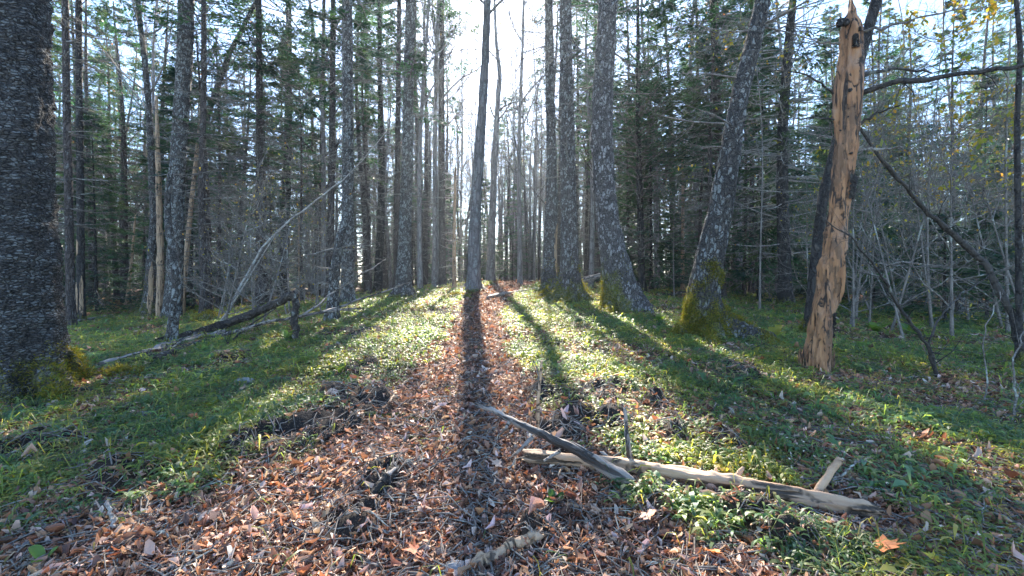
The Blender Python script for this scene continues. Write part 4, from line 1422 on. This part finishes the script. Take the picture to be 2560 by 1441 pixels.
stick('bare_sapling', 'dark crooked sapling bent over the herbs, twigs tangled', 'sapling',
      [(2345, 945, None), (2330, 890, gy(2345, 945)), (2300, 835, gy(2345, 945)), (2255, 780, gy(2345, 945)), (2200, 680, gy(2345, 945) - .1), (2120, 590, gy(2345, 945) - .2), (2040, 530, gy(2345, 945) - .2)], .020, .005, 'twig_dark', 141, sides=9, n=50, side_twigs=44)
stick('bare_sapling', 'forked slim sapling springing from the bent sapling foot', 'sapling',
      [(2345, 945, None), (2320, 880, gy(2345, 945)), (2325, 840, gy(2345, 945)), (2350, 790, gy(2345, 945) + .1), (2400, 740, gy(2345, 945) + .3), (2470, 690, gy(2345, 945) + .5)], .013, .004, 'twig_dark', 142, sides=9, n=40, side_twigs=30)
stick('bare_sapling', 'thin whip of a sapling with kinked stem at the frame edge', 'sapling',
      [(2462, 1010, None), (2468, 950, gy(2462, 1010)), (2455, 860, gy(2462, 1010)), (2475, 790, gy(2462, 1010)), (2500, 730, gy(2462, 1010) + .1)], .007, .003, 'twig', 143, sides=8, side_twigs=12)
stick('bare_sapling', 'grey barked whip next to the kinked sapling', 'sapling',
      [(2535, 1050, None), (2540, 980, gy(2535, 1050)), (2532, 900, gy(2535, 1050)), (2560, 830, gy(2535, 1050) + .1)], .008, .004, 'twig', 144, sides=8, side_twigs=10)
stick('fallen_log', 'slim dark pole lying along the pale barkless pole', 'log', [(330, 912, None), (430, 880, None), (540, 845, None), (650, 812, gy(650, 830))], .035, .02, 'log_dark', 161, sides=12, n=40, side_twigs=10)
stick('fallen_branch', 'dark forked branch propped against the long dark pole', 'branch', [(560, 872, None), (600, 835, gy(600, 850)), (650, 795, gy(600, 850)), (690, 772, gy(600, 850))], .022, .008, 'log_dark', 162, side_twigs=10)
stick('fallen_stick', 'reddish torn piece of rotten wood below the long dark pole', 'wood', [(532, 888, None), (560, 884, None), (590, 876, None)], .03, .015, 'log', 163)
stick('fallen_stick', 'thin dark stick in the herbs between the poles and the dug soil', 'stick', [(600, 1010, None), (680, 1000, None), (760, 1012, None)], .010, .006, 'log_dark', 164, side_twigs=4)
stick('fallen_stick', 'pale sliver of stick beside the dug soil at the trail', 'stick', [(770, 990, None), (830, 975, None), (890, 968, None)], .008, .004, 'pale_wood', 165)
# far logs
stick('fallen_log', 'brown log lying across the far end of the trail', 'log', [(1222, 748, None), (1265, 738, None), (1310, 731, None), (1350, 726, None)], .075, .05, 'log_grey', 151, sides=12)
stick('fallen_log', 'dark arched root log behind the leaning moss footed tree', 'log', [(1655, 742, None), (1690, 736, gy(1690, 750)), (1720, 730, gy(1720, 748)), (1760, 748, None)], .06, .05, 'log_dark', 152, sides=12)
stick('fallen_log', 'grey log lying between the moss rooted trunks', 'log', [(1450, 702, 13.5), (1475, 697, 13.5), (1497, 690, 13.6)], .10, .07, 'log_grey', 153, sides=12)
stick('fallen_log', 'flat rotten log in front of the orange topped stump', 'log', [(2345, 780, None), (2395, 785, None), (2440, 792, None)], .08, .06, 'log_dark', 154, sides=12)
stick('fallen_log', 'half buried log at the feet of the slim trunks beside the huge one', 'log', [(185, 812, None), (225, 803, None), (265, 796, None)], .07, .05, 'log_grey', 155, sides=12)
stick('fallen_log', 'low dark log lying in the deep shade beyond the swollen foot tree', 'log', [(900, 740, None), (980, 737, None), (1060, 728, None)], .09, .07, 'log_dark', 156, sides=12)
stick('fallen_branch', 'thin dark branch lying behind the snag foot', 'branch', [(1835, 890, None), (1880, 876, None), (1940, 868, None), (2000, 866, None)], .016, .008, 'log_dark', 157, side_twigs=5)
stick('fallen_branch', 'grey twig running up to the foot of the snag', 'branch', [(1925, 845, None), (1960, 885, None), (2000, 925, None)], .014, .008, 'log_grey', 158)


# ------------------------------------------------------------------ small distinct things
def blob(name, label, cat, px, py, rx, ry, rz, mat, seed, amp=.3, tufts=0):
    rg = np.random.default_rng(seed)
    g = gpt(px, py)
    nu, nv = 40, 22
    u = np.linspace(0, 2 * math.pi, nu, endpoint=False)
    v = np.linspace(-math.pi / 2, math.pi / 2, nv)
    N = np.stack([np.cos(v)[:, None] * np.cos(u)[None], np.cos(v)[:, None] * np.sin(u)[None], np.repeat(np.sin(v)[:, None], nu, 1)], -1)
    d = 1 + (noise3(N + seed, 1.6) - .5) * amp * 2 + (noise3(N + seed, 5) - .5) * amp
    X = N * d[..., None] * np.array([rx, ry, rz])
    b = MB()
    b.grid(X, closed=True)
    o = b.build(name, M[mat], None, loc=g + np.array([0, 0, rz * .25]))
    tag(o, label, cat)
    if tufts:
        mb = MB()
        F = X.reshape(-1, 3)
        i = rg.integers(0, len(F), tufts)
        B = F[i] + rg.normal(0, .02, (tufts, 3))
        mb.blades(B, nrm(N.reshape(-1, 3)[i] + rg.normal(0, .6, (tufts, 3))), nrm(rg.normal(0, 1, (tufts, 3))), rg.uniform(.02, .06, tufts), rg.uniform(.008, .02, tufts),
                  pal([(.22, .19, .03), (.17, .16, .03), (.28, .22, .05)], tufts))
        mb.build('moss_foliage', M['moss'], o)
    return o


blob('mossy_hump', 'yellow mossy hump by the foot of the forking dark trunk', 'moss hump', 520, 803, .30, .22, .14, 'bark_moss', 3, tufts=2600)
blob('mossy_hump', 'small golden moss mound at the trail edge near the far trees', 'moss hump', 1142, 748, .28, .2, .10, 'bark_moss', 4, tufts=1500)
blob('mossy_hump', 'orange moss lump at the foot of the huge trunk', 'moss hump', 305, 940, .16, .08, .05, 'bark_moss', 5, tufts=1600)
blob('stone', 'small dark rounded stone in the litter at the near edge', 'stone', 1140, 1428, .05, .035, .03, 'stone', 6, .12)
blob('stone', 'pale stone among the shaded herbs below the fallen poles', 'stone', 612, 958, .09, .06, .04, 'stone', 7, .2)
blob('stone', 'pale flat stone beside the path of sticks in the herbs', 'stone', 352, 1042, .06, .045, .03, 'stone', 8, .2)


def broad_plant(label, px, py, size, n, cols, seed):
    rg = np.random.default_rng(seed)
    g = gpt(px, py)
    root = empty('broadleaf_plant', g, label, 'plant')
    for k in range(n):
        a = k * 2.4 + rg.random()
        L = size * rg.uniform(.7, 1.15)
        W = L * rg.uniform(.16, .24)
        up = rg.uniform(.9, 2.2)
        t = np.linspace(0, 1, 9)
        wv = W * np.sin(np.pi * np.clip(t * .93 + .07, 0, 1)) ** .8
        H = np.array([math.cos(a), math.sin(a), 0])
        S = np.array([-math.sin(a), math.cos(a), 0])
        ax = H[None] * (L * t * .75)[:, None] / math.sqrt(1 + .3 * up) + np.array([0, 0, 1])[None] * (L * up * (t - .42 * t * t) / math.sqrt(1 + up * up * .5))[:, None]
        X = ax[:, None] + S[None, None] * (wv[:, None] * np.array([-1, -.5, 0, .5, 1])[None])[..., None]
        X[..., 2] += wv[:, None] * np.array([.45, .12, 0, .12, .45])[None]
        b = MB()
        b.grid(X, c=np.tile(pal(cols, 1), (45, 1)))
        b.build('leaf', M['spring'], root)


YG = [(.30, .30, .05), (.24, .30, .05)]
GG = [(.13, .24, .07), (.16, .26, .06)]
broad_plant('yellow sprouting plant beside the moss covered root of the leaning tree', 1935, 850, .26, 6, YG, 1)
broad_plant('green broad leaved plant in the herbs below the curved rooted trunk', 1648, 808, .22, 6, GG, 2)
broad_plant('large green leaved plant behind the tan snag in the shade', 2190, 835, .26, 8, GG, 3)
broad_plant('bright green plant in the shade beneath the bent sapling', 2275, 840, .28, 7, GG, 4)
broad_plant('lone yellow leaved sprout in the sunny herbs below the fallen poles', 525, 1022, .10, 4, YG, 5)
broad_plant('yellow sprout at the foot of the mossy hump', 490, 790, .25, 7, YG, 6)
broad_plant('small yellow sprout on the sunny bank beside the trail', 1020, 860, .10, 5, YG, 7)
broad_plant('yellow sprout beside the foot of the tan snag', 1885, 890, .13, 4, YG, 8)
broad_plant('two pointed green leaves in the shaded litter at the near edge', 110, 1410, .09, 3, GG, 9)
broad_plant('green leafed sprout at the edge of the dug soil beside the trail', 850, 935, .12, 6, GG, 10)
broad_plant('light green tuft in front of the bowed dark tree', 488, 775, .28, 8, GG, 11)
broad_plant('strappy green leaves beside the log in the near herbs', 1385, 1265, .08, 9, [(.07, .15, .05)], 12)
broad_plant('grassy tuft at the foot of the snapped post', 722, 858, .24, 10, GG, 13)


def maple_leaf(label, px, py, size, col, seed, group=None):
    rg = np.random.default_rng(seed)
    g = gpt(px, py)
    ang = np.radians([-90, -60, -35, -20, 5, 25, 42, 60, 78, 90, 102, 120, 138, 155, 175, 200, 215, 240])
    rad = np.array([.15, .45, .5, .40, .95, .55, .5, .8, .55, 1.1, .55, .8, .5, .55, .95, .40, .5, .45])
    b = MB()
    n = len(ang)
    ring = np.stack([np.cos(ang) * rad, np.sin(ang) * rad, rg.normal(.12, .09, n) * rad], -1) * size
    mid = ring * .5
    mid[:, 2] = rg.normal(.02, .03, n) * size
    V = np.vstack([ring, mid, [[0, 0, 0]]])
    F = [[i, (i + 1) % n, n + (i + 1) % n, n + i] for i in range(n)] + [[n + i, n + (i + 1) % n, 2 * n, 2 * n] for i in range(n)]
    b.add(V, F, np.array(col)[None] * rg.uniform(.8, 1.2, (2 * n + 1, 1)))
    o = b.build('fallen_leaf', M['litter'], None, loc=g + np.array([0, 0, .045]), smooth=False)
    o.rotation_euler = (rg.normal(.25, .15), rg.normal(0, .2), rg.random() * 6)
    tag(o, label, 'leaf', group)


maple_leaf('large bright orange lobed leaf on the litter past the log end', 2205, 1392, .085, (.62, .21, .07), 1)
maple_leaf('rusty red leaf standing in the shaded herbs near a pale stick', 308, 1248, .035, (.55, .12, .03), 2)
maple_leaf('glossy reddish leaf in the litter near the small dark stone', 1040, 1405, .06, (.42, .13, .06), 3)
maple_leaf('brown curled leaf with pale underside below the log', 1620, 1310, .07, (.45, .26, .18), 4)
maple_leaf('yellow fallen leaf at the very bottom near the orange leaf', 2335, 1425, .04, (.55, .42, .05), 5)
maple_leaf('orange leaf lying on the sunny litter below the log', 1780, 1405, .055, (.58, .24, .09), 6)
maple_leaf('pale brown leaf on the shaded litter at the trail edge', 1240, 1180, .05, (.5, .36, .27), 7)
maple_leaf('dark orange leaf in the deep litter at the dry edge', 2400, 1330, .06, (.42, .19, .08), 8)


# ------------------------------------------------------------------ prototypes of the forest beyond
def proto(kind, seed):
    rg = np.random.default_rng(seed)
    b, bw, bf = MB(), MB(), MB()
    if kind == 'spruce':
        H = rg.uniform(15, 19)
        P, Rd = straight_trunk(rg, H, .15, .12)
        b.tubes(P, Rd, 9)
        dead_branches(bw, rg, P, Rd, .8, 9.0, 17, rg.uniform(1.5, 2.2), twigs=7, thick=.020)
        boughs(bw, bf, rg, P, Rd, 3.5, 9.0, 3, 1.8, cone=.0, nl=.17, nw=.04)
        boughs(bw, bf, rg, P, Rd, 8.5, H, 8, 1.7, nl=.17, nw=.04)
        mats = ('bark', 'twig', 'needle')
    elif kind == 'mast':
        H = rg.uniform(16, 19)
        P, Rd = straight_trunk(rg, H, .15, .16)
        b.tubes(P, Rd, 9)
        dead_branches(bw, rg, P, Rd, 1.5, 12.0, 9, rg.uniform(1.2, 1.8), twigs=6, thick=.016)
        boughs(bw, bf, rg, P, Rd, 13.5, H, 7, 1.8, nl=.17, nw=.045)
        mats = ('bark', 'twig', 'needle')
    elif kind == 'fir':
        H = rg.uniform(5, 9)
        P, Rd = straight_trunk(rg, H, .065, .06)
        b.tubes(P, Rd, 7)
        boughs(bw, bf, rg, P, Rd, .4, H, 20, rg.uniform(1.5, 2.0), cone=.7, nl=.15, nw=.040, side=15, per=7)
        mats = ('bark_dark', 'twig', 'needle')
    elif kind == 'sapling':
        H = rg.uniform(2.0, 3.4)
        P, Rd = straight_trunk(rg, H, .025, .03)
        b.tubes(P, Rd, 6)
        boughs(bw, bf, rg, P, Rd, .15, H, 28, rg.uniform(.8, 1.05), cone=.8, nl=.09, nw=.026, side=14, per=6)
        mats = ('bark_dark', 'twig', 'needle')
    elif kind == 'bare':
        H = rg.uniform(13, 17)
        P, Rd = straight_trunk(rg, H, .13, .35, lean=.02)
        b.tubes(P, Rd, 9)
        bare_limbs(bw, rg, P, Rd, 4.0, H * .92, 10, 4.4, 6, 5, n4=2, minr=.0045, buds=(bf, 450, [(.20, .17, .06), (.17, .13, .07), (.22, .11, .07)], .08), thick=.5)
        mats = ('bark_grey', 'bark_grey', 'spring')
    elif kind == 'twiggy':
        H = rg.uniform(14, 17)
        P, Rd = straight_trunk(rg, H, .10, .35, lean=.02)
        b.tubes(P, Rd, 9)
        bare_limbs(bw, rg, P, Rd, 3.5, H * .95, 13, 3.8, 6, 5, n4=3, minr=.0065, buds=(bf, 350, [(.16, .15, .06), (.15, .12, .07), (.19, .10, .07)], .07), thick=.5)
        mats = ('bark_grey', 'bark', 'spring')
    elif kind == 'pole':
        H = rg.uniform(9, 12)
        P, Rd = straight_trunk(rg, H, .085, .12)
        b.tubes(P, Rd, 8)
        dead_branches(bw, rg, P, Rd, .5, H, 20, 1.5, twigs=8, thick=.015)
        boughs(bw, bf, rg, P, Rd, 4.5, H, 7, 1.3, nl=.15, nw=.04)
        mats = ('bark', 'twig', 'needle')
    elif kind == 'brush':
        H = rg.uniform(2.6, 3.6)
        P, Rd = straight_trunk(rg, H, .018, .10, lean=.08)
        b.tubes(P, Rd, 5)
        bare_limbs(bw, rg, P, Rd, .3, H * .95, 12, 1.3, 5, 4, up=(.1, .9), buds=(bf, 55, [(.30, .28, .05), (.34, .24, .05), (.22, .26, .06)], .05), thick=.6)
        mats = ('twig', 'twig', 'spring')
    elif kind == 'snagpole':
        H = rg.uniform(4, 8)
        P, Rd = straight_trunk(rg, H * 1.6, .08, .1)
        k = P[:, 2] < H
        P, Rd = P[k], Rd[k]
        b.tubes(P, Rd, 8)
        dead_branches(bw, rg, P, Rd, .6, P[-1, 2], 9, .9, twigs=4, thick=.010)
        mats = ('pale_wood', 'twig_pale', None)
    b.core = (P[1:], Rd[1:] * .4)
    return b, bw, bf, mats


NAMES = {'twiggy': 'bare_maple_tree', 'mast': 'tall_spruce_tree', 'spruce': 'spruce_tree', 'fir': 'fir_tree', 'sapling': 'fir_sapling', 'bare': 'bare_tree', 'pole': 'young_spruce_tree', 'brush': 'bare_shrub', 'snagpole': 'dead_tree'}
CATS = {'twiggy': 'tree', 'mast': 'tree', 'spruce': 'tree', 'fir': 'tree', 'sapling': 'sapling', 'bare': 'tree', 'pole': 'tree', 'brush': 'shrub', 'snagpole': 'dead tree'}
LAB = {'twiggy': ('slender leafless tree with a dense web of fine twigs in the stand', 'fine twigged leafless trees'), 'mast': ('tall clean spruce trunk near the bright gap at the end of the trail', 'tall spruces by the bright gap'), 'spruce': ('straight dark spruce in the misty stand beyond the clearing', 'spruces in the misty stand'),
       'fir': ('dense green young fir with boughs to the ground among the trunks', 'young firs among the trunks'),
       'sapling': ('waist high to head high green fir sapling in the shade', 'fir saplings in the shade'),
       'bare': ('leafless grey broadleaf tree with forking limbs against the bright sky', 'leafless trees against the sky'),
       'pole': ('thin spruce pole bristling with dead twigs in the dense stand', 'thin twiggy spruce poles'),
       'brush': ('tangled leafless shrub with pale thin twigs', 'tangled leafless shrubs'),
       'snagpole': ('thin pale standing dead stem with a snapped top', 'pale snapped dead stems')}
PROTO = {}
USED = set()


def plant(kind, var, x, y, sc, rz, lean=(0, 0)):
    key = (kind, var)
    g = (x, y, float(gz(np.array([x]), np.array([y]))[0]) - .05)
    if key not in PROTO:
        b, bw, bf, mats = proto(kind, 1000 + var * 17 + sum(map(ord, kind)))
        bw.tubes(b.core[0], b.core[1], 4)
        root = empty(NAMES[kind], g, LAB[kind][0], CATS[kind], LAB[kind][1])
        b.build('trunk', M[mats[0]], root)
        bw.build('crown_branches', M[mats[1]], root)
        if mats[2] and bf.n:
            bf.build('crown', M[mats[2]], root, smooth=False)
        PROTO[key] = root
        o = root
    else:
        o = copy_tree(PROTO[key])
    o.location = g
    o.scale = (sc[0], sc[0], sc[1])
    o.rotation_euler = (lean[0], lean[1], rz)


PLACED = [(o.location.x, o.location.y) for o in list(COL.objects) if o.parent is None and o.get('category') in ('tree', 'dead tree')]


def free(x, y, d):
    for (a, b_) in PLACED:
        if (a - x) ** 2 + (b_ - y) ** 2 < d * d:
            return False
    return True


def spread(kind, n, nv, y0, y1, ok, dmin, sc, scz, k=1.25, lean=.02, p=1.0):
    rg = np.random.default_rng(sum(map(ord, kind)) * 7 + n)
    done = tries = 0
    while done < n and tries < n * 60:
        tries += 1
        y = y0 + (y1 - y0) * rg.random() ** p
        x = rg.uniform(-1, 1) * (k * y + 1.5)
        px = CX + x / y * FPX
        if not ok(x, y, px, rg) or not free(x, y, dmin):
            continue
        PLACED.append((x, y))
        s1 = rg.uniform(*sc)
        plant(kind, int(rg.integers(nv)), x, y, (s1, rg.uniform(*scz)), rg.random() * 6.28, (rg.normal(0, lean), rg.normal(0, lean)))
        done += 1


def corridor(x, y):
    """clear strip over the trail toward its far end"""
    return y < 33 and abs(x - path_c(y)) < 1.3 + .012 * y


# spruces of the stand
def sunlane(x, y):
    """strip of forest through which the sun reaches the trail"""
    return abs(x + .059 * (y - 6) + .7) < 3.4 and y < 46


def midlane(x, y):
    return abs(x + .059 * (y - 5) + .3) < 1.9 and y < 44


spread('spruce', 185, 6, 17, 72, lambda x, y, px, rg: not corridor(x, y) and not sunlane(x, y) and not (y < 46 and abs(x + .059 * (y - 6) + .5) < 7.5 and rg.random() < .85), 1.25, (.7, 1.25), (.85, 1.15), p=.9)
spread('mast', 70, 4, 19, 66, lambda x, y, px, rg: not corridor(x, y) and not midlane(x, y) and abs(px - 1230) < 330, 1.0, (.7, 1.2), (.85, 1.1))
spread('pole', 120, 4, 12, 50, lambda x, y, px, rg: not corridor(x, y) and abs(x) > 2.2 and not (1080 < px < 1330 and y < 30) and not (1400 < px < 1560 and y < 16), .9, (.7, 1.2), (.8, 1.2))
spread('bare', 105, 4, 17, 62, lambda x, y, px, rg: not corridor(x, y) and not (midlane(x, y) and y < 30), 1.6, (.7, 1.2), (.85, 1.15))
spread('twiggy', 75, 3, 16, 46, lambda x, y, px, rg: not corridor(x, y) and abs(x + .059 * (y - 6) + .4) > 3.6, 1.1, (.8, 1.3), (.85, 1.25))
spread('fir', 120, 4, 15, 60, lambda x, y, px, rg: not corridor(x, y) and (px < 640 or px > 1580 or y > 26) and not (px < 220 and y < 18), 1.1, (.7, 1.1), (.7, 1.15))
spread('sapling', 100, 4, 8.5, 40, lambda x, y, px, rg: not corridor(x, y) and ((px < 560 and y > 12.5) or px > 2100 or y > 22), .8, (.7, 1.3), (.7, 1.3))
spread('brush', 90, 4, 6.5, 30, lambda x, y, px, rg: not corridor(x, y) and (px > 1640 and (px > 2120 or y > 9) or (560 < px < 800 and y > 12) or y > 20), .6, (.7, 1.15), (.7, 1.1), lean=.12)
spread('fir', 11, 4, 12.5, 22, lambda x, y, px, rg: 1590 < px < 2080 and x > 3.2, 1.1, (.8, 1.1), (.9, 1.25))
for k_, (px_, y_, h_) in enumerate(((1098, 22, 1.3), (1150, 33, 1.6), (1300, 19.5, 1.3), (1335, 30, 1.5), (1283, 36, 1.7), (1050, 18, 1.3), (1120, 36, 1.65), (1312, 39, 1.8), (1195, 44, 1.8), (1250, 40, 1.75))):
    x_ = (px_ - CX) / FPX * y_
    PLACED.append((x_, y_))
    plant('twiggy' if y_ >= 30 else 'bare', k_ % 3, x_, y_, (.85, h_), k_ * 1.7, (0, 0))
spread('bare', 12, 4, 34, 60, lambda x, y, px, rg: 1080 < px < 1370, 1.0, (.8, 1.3), (.95, 1.25))
spread('mast', 32, 4, 34, 78, lambda x, y, px, rg: 1225 < px < 1420, .8, (.7, 1.2), (.85, 1.1))
spread('fir', 16, 4, 42, 74, lambda x, y, px, rg: 1180 < px < 1420, .8, (.6, .9), (.5, .9))
spread('brush', 26, 4, 24, 44, lambda x, y, px, rg: 1000 < px < 1420 and not corridor(x, y), .8, (.8, 1.2), (.8, 1.5))
spread('brush', 22, 4, 6.3, 12, lambda x, y, px, rg: 2120 < px < 2700, .5, (.8, 1.3), (.9, 1.5), lean=.12)
spread('brush', 12, 4, 7.0, 12, lambda x, y, px, rg: 480 < px < 880, .5, (.7, 1.1), (.6, 1.1), lean=.2)
spread('snagpole', 18, 3, 14, 34, lambda x, y, px, rg: not corridor(x, y), .9, (.6, 1.1), (.7, 1.2), lean=.05)


# hanging spring leaves on twigs over the right-hand undergrowth: leafy branch of a broadleaf sapling
def leafy_sapling(label, px, py, H, seed, nleaf, Y=None):
    rg = np.random.default_rng(seed)
    g = gpt(px, py)
    if Y:
        g = at(px, py, Y)
        g[2] = gz(g[0], g[1])
    root = empty('maple_sapling', g, label, 'sapling')
    P, Rd = straight_trunk(rg, H, .022, .25, lean=.05)
    b, bw, bf = MB(), MB(), MB()
    b.tubes(P, Rd, 7)
    bare_limbs(bw, rg, P, Rd, H * .3, H * .95, 14, 1.8, 6, 4, up=(-.05, .5), buds=(bf, nleaf, [(.30, .30, .05), (.38, .30, .05), (.24, .30, .06), (.45, .30, .06)], .085), thick=.5)
    bw.tubes(P[1:], Rd[1:] * .4, 4)
    b.build('trunk', M['twig'], root)
    bw.build('crown_branches', M['twig'], root)
    bf.build('foliage', M['spring'], root, smooth=False)


leafy_sapling('tall maple sapling hung with new yellow green leaves behind the tan snag', 2330, 800, 6.0, 51, 1100, Y=7.5)
leafy_sapling('leaning maple sapling with golden new leaves at the far edge', 2520, 840, 5.5, 52, 900, Y=7.0)
leafy_sapling('thin maple sapling with few yellow leaves between two dark trunks', 1900, 760, 6.5, 53, 260, Y=9.5)
leafy_sapling('maple sapling with a few orange buds at the side of the stand', 2140, 790, 6.0, 54, 350, Y=9.0)

# ------------------------------------------------------------------ misty air
def haze():
    x0, x1, y0, y1, z0, z1 = -640, 640, -60, 420, -32, 24.5
    v = np.array([(x, y, z) for z in (z0, z1) for y in (y0, y1) for x in (x0, x1)])
    b = MB()
    b.add(v, [[0, 2, 3, 1], [4, 5, 7, 6], [0, 1, 5, 4], [2, 6, 7, 3], [0, 4, 6, 2], [1, 3, 7, 5]])
    m = bpy.data.materials.new('misty_air')
    m.use_nodes = True
    n = m.node_tree
    n.nodes.remove(n.nodes['Principled BSDF'])
    pv = n.nodes.new('ShaderNodeVolumePrincipled')
    pv.inputs['Color'].default_value = (.74, .88, 1.0, 1)
    pv.inputs['Density'].default_value = .0010
    pv.inputs['Anisotropy'].default_value = .55
    n.links.new(pv.outputs[0], n.nodes['Material Output'].inputs['Volume'])
    o = b.build('haze', m, smooth=False)
    tag(o, kind='stuff')


haze()
